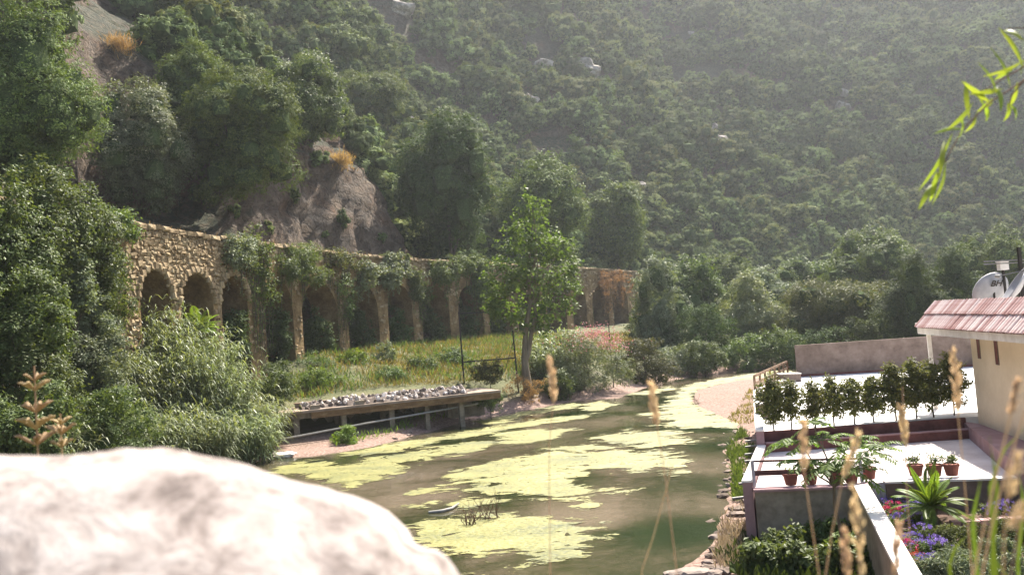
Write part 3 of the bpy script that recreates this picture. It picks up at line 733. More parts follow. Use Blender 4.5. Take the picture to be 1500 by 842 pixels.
# equal chance per area
smax = ss[np.minimum(si.astype(int) + 1, ns - 1)] - ss[si.astype(int)]
ok = rs.uniform(0, 1, NC) < smax / smax.max()
ti = ti[ok].astype(int); si = si[ok].astype(int)
P = HV[ti, si]; sl_ = (HV[ti, np.minimum(si + 1, ns - 1), 2] - HV[ti, si, 2]) / (ss[np.minimum(si + 1, ns - 1)] - ss[si])
pp = proj(P)
pj = (pp[:, 0] > -60) & (pp[:, 0] < 1560) & (pp[:, 1] > -45) & (pp[:, 1] < 560) & (pp[:, 2] > 20)
pj &= (sl_ < 2.0)
gap = fbm(P / 15, 61, 3) < -.62
pj &= ~gap
kpx = bpx[ti]
pj &= ~((kpx > 395) & (kpx < 640) & (ss[si] < 8)) & ~((kpx <= 420) & (ss[si] < 13))
bare = [(70, -60), (340, -60), (400, 45), (405, 85), (345, 70), (270, 55), (215, 120), (150, 110), (110, 60)]
pj &= ~((sdist(bare, pp[:, 0], pp[:, 1]) > 0) & (pp[:, 2] < 120) & (rs.uniform(0, 1, len(pp)) < .93))
P = P[pj]; pp = pp[pj]
cell = {}; spots = []
for q in range(len(P)):
    p = P[q]; size = (1.7 + 3.4 * rs.rand() ** 1.4) * (.9 if pp[q, 2] < 110 else 1.0) * (1.3 if rs.rand() < .1 else 1)
    rr = size * .80
    gx, gy, g2 = int(p[0] // 3), int(p[1] // 3), int(p[2] // 3)
    bad = False
    for dx in (-1, 0, 1):
        for dy in (-1, 0, 1):
            for dz in (-1, 0, 1):
                for (o, r2) in cell.get((gx + dx, gy + dy, g2 + dz), ()):
                    if (o[0] - p[0]) ** 2 + (o[1] - p[1]) ** 2 + (o[2] - p[2]) ** 2 < (max(rr, r2)) ** 2: bad = True
    if not bad:
        for rp, w in rocks:
            if (rp.x - p[0]) ** 2 + (rp.y - p[1]) ** 2 + (rp.z - p[2]) ** 2 < (w * .75 + size * .3) ** 2: bad = True
    if bad: continue
    cell.setdefault((gx, gy, g2), []).append((p, rr)); spots.append((p, size, pp[q]))
inframe = lambda s: -10 < s[2][0] < 1510 and -10 < s[2][1] < 430
sc_ = sorted(spots, key=lambda s: -(s[1] / s[2][2] if inframe(s) else 0))
firsts = []
for k, (p, size, q) in enumerate(sc_[:300]):
    o = link('hill_shrub', protos[k % 6], None, Vector(p) - Vector((0, 0, .15 * size)))
    o.rotation_euler = (0, 0, rs.uniform(0, 6.28)); s = size * rs.uniform(.9, 1.1)
    o.scale = (s * rs.uniform(.85, 1.2), s * rs.uniform(.85, 1.2), s * rs.uniform(.8, 1.2))
    tag(o, 'rounded evergreen shrub among the scrub covering the hillside', 'shrub', 'scrub on the hillside')
    if k < 6: firsts.append(o)
restp = sc_[300:]
me = bpy.data.meshes.new('hillside_scrub'); nr = len(restp)
me.vertices.add(nr); me.vertices.foreach_set('co', np.array([s[0] - np.array([0, 0, .15 * s[1]]) for s in restp], np.float32).ravel())
for nm, typ, val in (('scl', 'FLOAT_VECTOR', np.array([[s[1] * rs.uniform(.85, 1.2), s[1] * rs.uniform(.85, 1.2), s[1] * rs.uniform(.8, 1.2)] for s in restp], np.float32)),
                     ('rot', 'FLOAT_VECTOR', np.array([[0, 0, rs.uniform(0, 6.28)] for s in restp], np.float32)), ('vi', 'INT', rs.randint(0, 6, nr).astype(np.int32))):
    a_ = me.attributes.new(nm, typ, 'POINT'); a_.data.foreach_set('vector' if typ == 'FLOAT_VECTOR' else 'value', val.ravel())
hs = link('hillside_scrub', me)
tag(hs, 'mass of evergreen scrub on the far hillside', 'scrub', kind='stuff')
ng = bpy.data.node_groups.new('scatter', 'GeometryNodeTree')
ng.interface.new_socket('Geometry', in_out='INPUT', socket_type='NodeSocketGeometry'); ng.interface.new_socket('Geometry', in_out='OUTPUT', socket_type='NodeSocketGeometry')
gi = ng.nodes.new('NodeGroupInput'); go = ng.nodes.new('NodeGroupOutput'); iop = ng.nodes.new('GeometryNodeInstanceOnPoints'); jn = ng.nodes.new('GeometryNodeJoinGeometry')
for o in firsts:
    oi = ng.nodes.new('GeometryNodeObjectInfo'); oi.inputs['Object'].default_value = o; oi.inputs['As Instance'].default_value = True
    ng.links.new(oi.outputs['Geometry'], jn.inputs[0])
iop.inputs['Pick Instance'].default_value = True
def named(nm, typ):
    n = ng.nodes.new('GeometryNodeInputNamedAttribute'); n.data_type = typ; n.inputs['Name'].default_value = nm
    return [o for o in n.outputs if o.enabled and o.name == 'Attribute'][0]
ng.links.new(gi.outputs[0], iop.inputs['Points']); ng.links.new(jn.outputs[0], iop.inputs['Instance'])
ng.links.new(named('vi', 'INT'), iop.inputs['Instance Index']); ng.links.new(named('rot', 'FLOAT_VECTOR'), iop.inputs['Rotation']); ng.links.new(named('scl', 'FLOAT_VECTOR'), iop.inputs['Scale'])
ng.links.new(iop.outputs[0], go.inputs[0])
md = hs.modifiers.new('scatter', 'NODES'); md.node_group = ng
print('SCRUB', len(spots))

# ---- pale rock outcrops between the shrubs
m_rock = pmat('outcrop_rock', [(.3, (.13, .11, .09)), (.5, (.30, .26, .22)), (.7, (.45, .40, .35))], .8, .95, .12, 3, fine=(5, .5))
rdesc = ['pale limestone outcrop showing between shrubs high on the hillside']
for k, (p, w) in enumerate(rocks):
    rs = np.random.RandomState(900 + k)
    V, F = boulder_geom(rs, (w * rs.uniform(.45, .7), w * .4, w * rs.uniform(.3, .5)), 3, .5, k)
    mb = MB(); mb.add(V, F); o = mb.build('rock_outcrop', m_rock, None, False, p + Vector((0, 0, w * .15)))
    o.rotation_euler = (0, .3, rs.uniform(-.5, .5))
    tag(o, rdesc[0], 'rock', 'rock outcrops on the hillside')

# ---- trees on the ledges above the aqueduct
def on_hill_base(bb, d): return None
trees_above = [
    ('evergreen_tree', 'large dark evergreen tree above the ivy-covered end of the aqueduct', (-75, 15, 150, 305), 47, 'oak', 30000, .17, .09, .34, .28, 11),
    ('silver_leaved_tree', 'silvery-leaved tree glinting beside the large dark evergreen above the aqueduct', (126, 110, 280, 316), 51, 'silver', 22000, .17, .085, .28, .2, 12),
    ('evergreen_tree', 'dense evergreen tree under the bare rock face, behind the silvery tree', (235, 55, 350, 215), 66, 'oak', 14000, .19, .10, .32, .2, 13),
    ('evergreen_tree', 'broad evergreen tree hanging over the grey cliff, next to the silvery tree', (268, 95, 452, 300), 64, 'oak', 26000, .19, .10, .34, .24, 14),
    ('evergreen_tree', 'light green evergreen tree beside the broad tree on the cliff', (385, 75, 510, 225), 76, 'green', 14000, .20, .11, .34, .2, 15),
    ('evergreen_tree', 'evergreen tree on top of the reddish cliff above the dry grass', (478, 100, 600, 185), 92, 'oak', 12000, .22, .12, .36, .2, 16),
    ('evergreen_tree', 'tall dark evergreen tree against the cliff right behind the arches', (585, 160, 722, 385), 100, 'dark', 20000, .25, .13, .42, .3, 17),
    ('evergreen_tree', 'rounded dark tree rising behind the aqueduct and the slender riverside tree', (722, 232, 864, 398), 121, 'oak', 17000, .28, .15, .45, .3, 18),
    ('evergreen_tree', 'dark evergreen tree behind the far end of the aqueduct', (856, 262, 945, 402), 146, 'oak', 11000, .32, .17, .5, .3, 19),
    ('evergreen_tree', 'small evergreen shrub-tree on the bare rock face', (210, -25, 292, 42), 74, 'oak', 6000, .2, .11, .3, .15, 20),
]
for nm, lb, bb, d, lf, n, L, W, cl, tr, sd in trees_above:
    if bb[3] < 330:                       # rooted on the slope where the crown meets it
        hb = hill_at((bb[0] + bb[2]) / 2, bb[3] - (bb[3] - bb[1]) * .12); d = max(hb.y - .85 * (bb[2] - bb[0]) / 2 * hb.y / 1300, d - 5); base = tuple(hb)
    else: base = None
    k_ = d / 60
    ptree(nm, lb, 'tree', bb, d, lf, int(n * 1.4), L * max(1, k_ ** .5), W * max(1, k_ ** .5), cl * max(1, k_ ** .5), tr, sd, k=16, base=base)

# ---- slender plane tree on the river bank
rs = np.random.RandomState(31)
pb = on_ground(776, 580); dpl = pb.y
def pl(px, py, r, d=None, fl=1.0):
    c = D(px, py, d or dpl); k = (d or dpl) / 1300
    return (c.x, c.y, c.z, r * k, r * k * .9, r * k * fl)
lob = [pl(780, 308, 22), pl(798, 332, 24), pl(762, 340, 22), pl(742, 372, 24), pl(785, 362, 32), pl(818, 368, 24), pl(836, 395, 18), pl(730, 410, 24), pl(768, 405, 34), pl(815, 415, 30), pl(842, 428, 14), pl(745, 445, 30), pl(800, 452, 30), pl(722, 448, 20), pl(770, 290, 9), pl(832, 455, 15), pl(760, 470, 16), pl(752, 318, 12), pl(792, 480, 14)]
lob = [(x, y + rs.uniform(-1.2, 1.2), z, a, b_, c) for x, y, z, a, b_, c in lob]
root = empty('plane_tree', pb, 'slender leafy tree with a forked trunk standing on the river bank', 'tree')
o3 = np.array(pb)
mb = MB(o3)
mb.tube(wiggle(rs, o3 - (0, 0, .4), D(768, 520, dpl), 5, .06), [.42, .36, .32, .28, .24], 9)
mb.tube(wiggle(rs, D(768, 522, dpl), D(780, 330, dpl), 8, .12), np.linspace(.22, .05, 8), 7)
mb.tube(wiggle(rs, D(768, 535, dpl), D(797, 400, dpl), 7, .12), np.linspace(.22, .06, 7), 7)
for k in range(10):
    mb.tube(wiggle(rs, D(rs.uniform(770, 792), rs.uniform(400, 450), dpl), lob[k][:3], 4, .1), np.linspace(.09, .02, 4), 5)
mb.build('trunk', m_bark_pale, root, True)
mb = MB(o3); mb.add(*crown_geom(rs, lob, 6600, .22, .27, .19, 11, .3, -1, (.35, 1.2))); mb.build('crown', LEAF['plane'], root)

# ---- far and right bank trees and bushes
bank = [
    ('riverside_tree', 'tall grey-green leafy tree at the end of the aqueduct', 'tree', (925, 378, 1015, 560), 93, 'silver', 16000, .30, .10, .36, .18, 41, {}),
    ('riverside_tree', 'yellowish green leafy tree just behind the grey-green riverside thicket', 'tree', (965, 370, 1065, 500), 101, 'green', 13000, .30, .13, .38, .18, 42, {}),
    ('riverside_bush', 'dark green bush overhanging the water at the river bend', 'bush', (985, 440, 1085, 552), 88, 'dark', 12000, .24, .10, .34, .12, 43, {}),
    ('willow_bush', 'pale feathery willow thicket along the river bend', 'bush', (1050, 395, 1165, 548), 95, 'cane', 24000, .36, .09, .36, .15, 44, dict(droop=.7)),
    ('riverside_tree', 'grey-green leafy tree behind the pale willow thicket', 'tree', (1075, 388, 1180, 480), 118, 'silver', 9000, .3, .14, .42, .2, 45, {}),
    ('feathery_tree', 'broad olive-green feathery tree behind the courtyard wall', 'tree', (1138, 396, 1318, 530), 90, 'olive', 42000, .26, .085, .36, .22, 46, dict(droop=.5, low=-1)),
    ('valley_tree', 'tall green tree behind the broad feathery olive-green tree', 'tree', (1205, 335, 1350, 470), 112, 'green', 17000, .28, .15, .42, .3, 47, {}),
    ('valley_tree', 'very dark green tree right behind the courtyard wall', 'tree', (1288, 385, 1390, 540), 82, 'dark', 17000, .24, .12, .36, .25, 48, dict(low=-.95)),
    ('valley_tree', 'dark green tree behind the tiled roof edge', 'tree', (1345, 372, 1450, 540), 86, 'dark', 17000, .24, .12, .36, .25, 49, dict(low=-.95)),
    ('valley_tree', 'green leafy tree behind the satellite dishes', 'tree', (1388, 335, 1520, 480), 104, 'oak', 15000, .28, .14, .42, .25, 50, {}),
    ('valley_tree', 'small green tree at the foot of the hill behind the feathery tree', 'tree', (1140, 372, 1225, 440), 128, 'green', 8000, .32, .16, .45, .25, 51, {}),
    ('valley_tree', 'green tree at the foot of the hill beyond the river bend', 'tree', (1020, 370, 1110, 440), 138, 'oak', 8000, .34, .18, .48, .25, 52, {}),
    ('oleander_bush', 'large oleander bush with pink flowers on the river bank', 'bush', (800, 478, 925, 588), 70, 'silver', 17000, .22, .05, .26, .08, 53, dict(low=-1)),
    ('riverside_bush', 'rounded grey-green bush between the oleander and the river', 'bush', (898, 488, 992, 578), 77, 'olive', 13000, .2, .07, .26, .08, 54, dict(low=-1)),
    ('riverside_bush', 'low dark bush under the slender tree by the oleander', 'bush', (790, 535, 850, 592), 67, 'ivy', 6000, .16, .08, .2, .06, 55, dict(low=-1)),
]
bank += [
    ('riverside_bush', 'low green bush overhanging the algae at the river bend', 'bush', (1052, 488, 1132, 548), 84, 'green', 8000, .22, .09, .28, .08, 88, dict(low=-1)),
    ('riverside_bush', 'low dark bush on the far bank beside the wooden fence', 'bush', (1108, 480, 1185, 546), 84, 'ivy', 8000, .22, .09, .28, .08, 89, dict(low=-1)),
    ('riverside_bush', 'low bush touching the water before the dark overhanging bush', 'bush', (996, 500, 1068, 554), 82, 'ivy', 7000, .22, .09, .28, .08, 90, dict(low=-1)),
    ('riverside_bush', 'dark undergrowth bush below the pale willow thicket', 'bush', (1010, 488, 1105, 556), 89, 'ivy', 9000, .22, .1, .3, .08, 81, dict(low=-1)),
    ('riverside_bush', 'green undergrowth bush at the far bank below the feathery tree', 'bush', (1085, 480, 1190, 552), 91, 'green', 10000, .24, .09, .3, .08, 82, dict(low=-1)),
    ('riverside_bush', 'shaded bush behind the corner of the courtyard wall', 'bush', (1150, 470, 1260, 560), 84, 'dark', 10000, .22, .1, .3, .08, 83, dict(low=-1)),
    ('riverside_bush', 'shaded bush behind the middle of the courtyard wall', 'bush', (1230, 450, 1330, 550), 80, 'dark', 10000, .22, .1, .3, .08, 84, dict(low=-1)),
    ('riverside_bush', 'grey-green bush hanging over the water beside the rounded bush', 'bush', (935, 500, 1030, 572), 84, 'silver', 9000, .24, .08, .28, .08, 85, dict(low=-1)),
    ('riverside_tree', 'leafy tree in front of the last arch of the aqueduct', 'tree', (915, 430, 990, 540), 99, 'green', 9000, .26, .11, .34, .12, 86, {}),
    ('valley_tree', 'green tree filling the gap behind the willow thicket', 'tree', (1040, 420, 1160, 520), 108, 'oak', 10000, .28, .14, .4, .2, 87, {}),
]
for nm, lb, ct, bb, d, lf, n, L, W, cl, tr, sd, kw in bank:
    ptree(nm, lb, ct, bb, d, lf, n, L, W, cl, tr, sd, k=11, **kw)
# ---- left bank thicket
left = [
    ('thicket_shrub', 'dark ivy-hung shrub beside the end of the aqueduct', 'shrub', (-60, 320, 95, 520), 36, 'ivy', 20000, .15, .09, .24, .1, 61, {}),
    ('thicket_shrub', 'leafy shrub with glossy silvery leaves in front of the aqueduct', 'shrub', (60, 372, 150, 470), 40, 'silver', 7000, .17, .09, .2, .06, 62, dict(shell=(.3, 1.05))),
    ('thicket_shrub', 'tangled green shrub low on the bank behind the dried flower spike', 'shrub', (-50, 490, 130, 690), 34.5, 'ivy', 19000, .16, .08, .22, .08, 63, dict(low=-1)),
    ('thicket_shrub', 'grey-green shrub between the silvery shrub and the giant cane', 'shrub', (75, 465, 195, 640), 40, 'silver', 14000, .18, .06, .22, .08, 64, dict(low=-1)),
    ('thicket_shrub', 'leafy shrub climbing the wall beside the first open arch', 'shrub', (105, 400, 195, 505), 43, 'green', 6500, .17, .08, .22, .08, 65, {}),
    ('meadow_shrub', 'bright green rounded shrub in the grass below the arches', 'shrub', (482, 512, 548, 552), 66, 'bright', 5000, .14, .09, .2, .05, 66, dict(low=-1)),
    ('meadow_shrub', 'pale green shrub beside the bright green one below the arches', 'shrub', (425, 515, 495, 560), 64, 'green', 4500, .15, .06, .2, .05, 67, dict(low=-1)),
    ('meadow_shrub', 'grey leafy shrub growing at the foot of an arch pier', 'shrub', (545, 500, 585, 545), 69, 'silver', 2500, .14, .08, .18, .05, 68, dict(low=-1)),
    ('meadow_shrub', 'dark green shrub beside the metal frame', 'shrub', (635, 505, 690, 548), 72, 'green', 4500, .15, .08, .22, .05, 69, dict(low=-1)),
    ('bank_shrub', 'small green shrub on the gravel in front of the concrete deck', 'shrub', (482, 624, 530, 656), 50, 'bright', 3500, .11, .06, .14, .03, 70, dict(low=-1)),
    ('bank_shrub', 'grey-green shrub under the free end of the concrete deck', 'shrub', (690, 565, 745, 602), 58, 'ivy', 3500, .13, .06, .16, .03, 71, dict(low=-1)),
    ('meadow_shrub', 'grassy shrub against the dark arches beside the giant cane', 'shrub', (380, 525, 432, 575), 58, 'green', 4000, .2, .05, .2, .03, 72, dict(low=-1)),
    ('meadow_shrub', 'dense green shrub at the end of the concrete deck beside the cane', 'shrub', (372, 545, 440, 600), 54, 'green', 6000, .17, .06, .2, .04, 77, dict(low=-1)),
    ('bank_shrub', 'brownish dry shrub at the foot of the slender tree', 'shrub', (738, 545, 800, 595), 65, 'dry', 2500, .14, .05, .2, .03, 73, dict(low=-1)),
]
left += [
    ('meadow_shrub', 'pale weedy shrub behind the stone heap on the deck', 'shrub', (540, 535, 600, 566), 63, 'green', 3500, .16, .06, .2, .03, 91, dict(low=-1)),
    ('meadow_shrub', 'weedy green shrub between the grey leafy shrub and the metal frame', 'shrub', (590, 520, 645, 556), 68, 'green', 3500, .16, .06, .2, .03, 92, dict(low=-1)),
    ('meadow_shrub', 'tall weedy shrub behind the end of the deck by the metal frame', 'shrub', (690, 525, 745, 566), 64, 'olive', 3500, .16, .06, .2, .03, 93, dict(low=-1)),
    ('meadow_shrub', 'bright weedy shrub beside the dense shrub at the end of the deck', 'shrub', (430, 535, 500, 575), 60, 'bright', 4500, .16, .06, .2, .03, 94, dict(low=-1)),
    ('thicket_shrub', 'green leafy shrub against the foot of the blind wall', 'shrub', (-40, 395, 112, 560), 35, 'green', 16000, .16, .08, .22, .08, 78, dict(low=-1)),
    ('thicket_shrub', 'pale leafy shrub in front of the wall below the ivy tuft', 'shrub', (95, 430, 178, 545), 41.5, 'silver', 8000, .17, .07, .2, .06, 79, dict(low=-1)),
    ('thicket_shrub', 'dark leafy shrub at the water edge behind the pale boulder', 'shrub', (-40, 560, 110, 740), 31, 'ivy', 15000, .15, .08, .2, .08, 74, dict(low=-1)),
    ('thicket_shrub', 'green leafy shrub between the dried flower spikes and the cane', 'shrub', (80, 560, 230, 730), 37, 'green', 15000, .17, .06, .2, .08, 75, dict(low=-1)),
    ('thicket_shrub', 'tall ivy-draped shrub under the large dark evergreen', 'shrub', (-90, 290, 50, 420), 36, 'ivy', 15000, .16, .09, .24, .1, 76, dict(low=-1)),
]
for nm, lb, ct, bb, d, lf, n, L, W, cl, tr, sd, kw in left:
    ptree(nm, lb, ct, bb, d, lf, n, L, W, cl, tr, sd, k=9, **kw)

# ---- giant cane
def cane(name, label, cx, cy, rx, ry, hmin, hmax, stems, seed, leaf='cane', group=None, nl=13, leafL=.85, leafW=.06):
    rs = np.random.RandomState(seed); root = empty(name, (cx, cy, gz(cx, cy)), label, 'cane', group); o = np.array(root.location)
    ms = MB(o); P = []; A = []; LL = []; 
    for k in range(stems):
        a = rs.uniform(0, 6.28); r = math.sqrt(rs.rand()); x = cx + rx * r * math.cos(a); y = cy + ry * r * math.sin(a)
        h = rs.uniform(hmin, hmax) * (1 - .30 * r) * (1.28 if k % 7 == 0 else 1); lean = np.array([math.cos(a) * r * .3 + rs.normal() * .1, math.sin(a) * r * .3 + rs.normal() * .1])
        z0 = gz(x, y) - .1 if k % 4 == 0 else o[2] - .2
        t = np.linspace(0, 1, 4); pts = np.c_[x + lean[0] * h * t ** 2, y + lean[1] * h * t ** 2, z0 + h * t]
        if k % 3 == 0: ms.tube(pts, np.linspace(.016, .006, 4), 3, cap=False)
        tl = rs.uniform(.12, 1, nl)
        P.append(np.stack([np.interp(tl, t, pts[:, i]) for i in range(3)], 1))
        d = rs.normal(size=(nl, 3)); d[:, 2] = .55; A.append(unit(d)); LL.append(leafL * rs.uniform(.6, 1.2, nl))
    P = np.vstack(P); A = np.vstack(A); LL = np.concatenate(LL)[:, None]; n = len(P)
    side = unit(np.cross(A, [0, 0, 1.0])); g = np.array([0, 0, -1.0])
    p1 = P + A * LL * .4; p2 = P + A * LL * .8 + g * LL * .18; p3 = P + A * LL * 1.05 + g * LL * .55
    w = leafW * rs.uniform(.7, 1.2, (n, 1))
    V = np.stack([P - side * w * .3, P + side * w * .3, p1 + side * w * .5, p1 - side * w * .5, p2 + side * w * .4, p2 - side * w * .4, p3], 1).reshape(-1, 3)
    b0 = np.arange(n)[:, None] * 7
    ml = MB(o); ml.add(V, np.vstack([b0 + [0, 1, 2, 3], b0 + [3, 2, 4, 5]])); ml.add(V, b0 + [5, 4, 6])
    ms.build('stems', LEAF['olive'], root); ml.build('leaves', LEAF[leaf], root)
    return root
cl_px = [(60, 665, 35, 2.6), (150, 675, 39, 3.2), (215, 690, 41, 3.2), (290, 690, 43.5, 3.4), (350, 680, 46, 3.2), (150, 650, 43, 3.4), (205, 655, 44, 3.8), (262, 655, 46, 4.0), (322, 650, 48, 4.6), (362, 655, 49, 3.7), (300, 630, 50, 4.0), (235, 620, 48, 4.3)]
lbs = ['low giant cane clump right behind the dried flower spikes', 'low giant cane clump next to the dark leafy water-edge shrub', 'dense giant cane clump on the waterline behind the boulder', 'dense giant cane clump on the waterline before the open arches', 'low giant cane clump beside the whitish stone slab', 'giant cane clump beside the grey-green thicket shrub', 'giant cane clump between the thicket and the palm', 'low giant cane clump at the water edge behind the pale boulder', 'tall giant cane clump in front of the palm', 'giant cane clump leaning over the end of the concrete deck', 'tallest giant cane clump at the foot of the open arches', 'giant cane clump below the first open arch']
for k, (px, py, d, h) in enumerate(cl_px):
    q = D(px, py, d)
    cane('giant_cane', lbs[k], q.x, q.y, 1.7, 1.5, h * .62, h * 1.0, 230, 700 + k, group='giant cane on the river bank')
q = D(822, 500, 74); cane('giant_cane', 'cane clump between the slender tree and the oleander', q.x, q.y, 2.4, 1.2, 2.6, 4.2, 160, 720, leafL=.7, leafW=.09)
q = D(800, 520, 70); cane('giant_cane', 'low cane clump right behind the slender tree trunk', q.x, q.y, 1.6, 1.2, 2.2, 3.4, 120, 721, leafL=.7, leafW=.09)

# ---- palm in the second arch, cycad in the garden
def palm(name, label, base, trunk_h, nf, fl, seed, mat, tr=.16, pinn=26, up=(.1, 1.25), leafw=.035, plen=.32):
    rs = np.random.RandomState(seed); root = empty(name, base, label, 'palm'); o = np.array(base, float)
    mb = MB(o); mb.tube(wiggle(rs, o - (0, 0, .2), o + (0, 0, trunk_h), 6, .03), np.linspace(tr * 1.2, tr, 6), 9); mb.build('trunk', m_bark, root, True)
    top = o + np.array([0, 0, trunk_h])
    for k in range(nf):
        az = k * 2.39996 + rs.uniform(-.2, .2); el = np.interp(k / nf, [0, 1], [up[1], up[0]]) + rs.uniform(-.1, .1)
        t = np.linspace(0, 1, 9); r = fl * rs.uniform(.85, 1.1) * t
        ca, sa = math.cos(az), math.sin(az); dr = .55 * t ** 2 * fl * math.cos(el)
        pts = top + np.c_[ca * r * math.cos(el), sa * r * math.cos(el), r * math.sin(el) - dr * .7]
        f = MB(o); f.tube(pts, np.linspace(.018, .004, 9), 4, cap=False)
        tp = np.repeat(np.linspace(.12, 1, pinn), 2); B_ = np.stack([np.interp(tp, t, pts[:, i]) for i in range(3)], 1)
        tan = unit(np.stack([np.interp(tp, t, np.gradient(pts[:, i])) for i in range(3)], 1))
        sd = unit(np.cross(tan, [0, 0, 1.0])) * np.tile([1, -1], pinn)[:, None]
        A = unit(sd * .8 + tan * .7 + np.array([0, 0, .15])); Lp = plen * fl * (np.sin(tp * math.pi * .85 + .25)) [:, None]
        nn = unit(np.cross(A, tan)); w = leafw
        V = np.stack([B_, B_ + A * Lp * .5 + tan * w, B_ + A * Lp + np.array([0, 0, -.04]), B_ + A * Lp * .5 - tan * w], 1).reshape(-1, 3)
        f.add(V, np.arange(len(V)).reshape(-1, 4)); f.build('frond', mat, root)
    return root
q = D(291, 484, 50.5); palm('palm', 'small green palm growing in an open arch above the cane', (q.x, q.y, gz(q.x, q.y)), max(.6, q.z - gz(q.x, q.y)), 22, 1.5, 5, LEAF['bright'])

# ---- ivy and hanging plants on the aqueduct
def ivy(label, px, z0, z1, half, leaf, n, seed, L=.16, W=.10, bulge=.5, trails=8, name='hanging_ivy'):
    rs = np.random.RandomState(seed); u = aq_u(px); c = aq(u, -.3); root = empty(name, (c[0], c[1], z0), label, 'ivy'); o = np.array(root.location)
    k = 9; lob = []
    for i in range(k):
        uu = u + rs.uniform(-1, 1) * half; zz = z1 - (z1 - z0) * rs.uniform(0, .55); p = aq(uu, -.25 - rs.uniform(0, bulge * .5))
        lob.append((p[0], p[1], zz, half * .45, bulge * .8, (z1 - z0) * .25))
    mb = MB(o); mb.add(*crown_geom(rs, lob, n, .2, L, W, 22, .7, -1, (.5, 1.1)))
    mb.build('leaves', LEAF[leaf], root)
    st = MB(o); P = []; A = []
    for i in range(trails):
        uu = u + rs.uniform(-1, 1) * half; p = aq(uu, -.2 - rs.uniform(0, bulge * .4)); p2 = aq(uu + rs.uniform(-.3, .3), -.15); zb = z0 - rs.uniform(-.3, .8) * (z1 - z0) * .5
        pts = wiggle(rs, (p[0], p[1], z1), (p2[0], p2[1], max(zb, 5.2)), 7, .08); st.tube(pts, .018, 4, cap=False)
        t = rs.uniform(0, 1, 60); tt_ = np.linspace(0, 1, 7); P.append(np.stack([np.interp(t, tt_, pts[:, j]) for j in range(3)], 1) + rs.normal(size=(60, 3)) * .07); A.append(rs.normal(size=(60, 3)) + [0, 0, -.8])
    st.build('stems', m_bark, root)
    tl = MB(o); tl.add(*leaf_geom(rs, np.vstack(P), np.vstack(A), L * .8, W * .8)); tl.build('trailing_leaves', LEAF[leaf], root)
ivy('dark ivy bush hanging over the third arch with long trailing vines', 348, 10.2, 12.9, 1.5, 'silver', 4500, 801, bulge=.8, trails=10)
ivy('yellow-green vines trailing down the pier beside the dark ivy bush', 378, 7.0, 12.9, 1.3, 'green', 2600, 802, trails=26, bulge=.3)
ivy('bushy green hanging grass over the fourth arch', 432, 9.3, 12.6, 2.6, 'green', 9000, 803, L=.26, W=.05, bulge=.9, trails=8)
ivy('silvery leafy climber hanging across an arch in the middle of the aqueduct', 545, 9.3, 12.0, 2.6, 'silver', 5500, 804, L=.2, W=.14, bulge=.8)
ivy('silvery climber at the top of the wall by the bare plastered patch', 581, 10.4, 12.9, 1.8, 'silver', 4200, 805, L=.2, W=.14, bulge=.7)
ivy('dark green ivy curtain under the wall top beside the bare plastered patch', 650, 9.6, 12.8, 2.4, 'ivy', 7000, 806, L=.22, W=.12, bulge=.7)
ivy('dark green ivy curtain behind the slender riverside tree', 690, 9.6, 12.8, 2.6, 'ivy', 7000, 807, L=.22, W=.12, bulge=.7)
ivy('thin reddish vines across the spandrel between two arches', 497, 10.6, 12.9, 2.4, 'olive', 2400, 808, bulge=.25, trails=20)
ivy('dry brown vines hanging over the last arches of the aqueduct', 895, 8.0, 12.7, 5.0, 'dry', 2600, 809, L=.3, W=.12, bulge=.4, trails=36)
ivy('thick ivy covering the blind end of the aqueduct', 105, 7.0, 13.4, 3.0, 'ivy', 15000, 810, bulge=.9, trails=10)
ivy('ivy tuft creeping along the wall top above the open arches', 168, 11.4, 13.2, 1.2, 'ivy', 2500, 811, bulge=.4)
ivy('green ivy veil on the wall near the end behind the slender tree', 765, 9.0, 12.8, 4.0, 'ivy', 6000, 812, L=.24, W=.13, bulge=.6)
ivy('ivy patch on the pier under the bare plastered patch', 612, 7.4, 11.2, 1.4, 'ivy', 3800, 814, L=.2, W=.12, bulge=.4)
ivy('ragged ivy curtain on the blind wall under the large evergreen', 35, 6.0, 13.4, 3.4, 'ivy', 15000, 815, bulge=.9, trails=10)
ivy('ivy mass at the outer end of the blind wall', -40, 6.0, 13.4, 4.0, 'ivy', 12000, 816, bulge=.9, trails=16)
ivy('thin green creeper spreading over the blind wall beside the first open arch', 150, 7.5, 11.5, 1.8, 'green', 2600, 817, bulge=.25, trails=20)
ivy('leafy creeper on the pier between the middle arches', 500, 6.5, 10.4, 1.0, 'ivy', 1500, 818, bulge=.3, trails=8)
ivy('green creeper veiling two arches beside the slender tree', 708, 7.0, 11.0, 2.6, 'ivy', 5500, 819, L=.22, W=.12, bulge=.5, trails=12)
ivy('green creeper hanging over the arches behind the slender tree', 815, 8.0, 12.6, 4.0, 'ivy', 6500, 820, L=.24, W=.13, bulge=.6, trails=14)
# dark shrubs in the arches, added to deepen the shade inside
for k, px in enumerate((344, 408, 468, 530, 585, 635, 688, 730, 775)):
    p = aq(aq_u(px), 2.6); ptree('arch_shrub', 'dark green shrub added inside an arch to deepen its shade', 'shrub', (px - 22, 448, px + 20, 540), float(p[1]), 'dark', 5200, .2, .11, .25, .04, 830 + k, base=(p[0], p[1], gz(p[0], p[1])), group='shrubs inside the arches', low=-1)

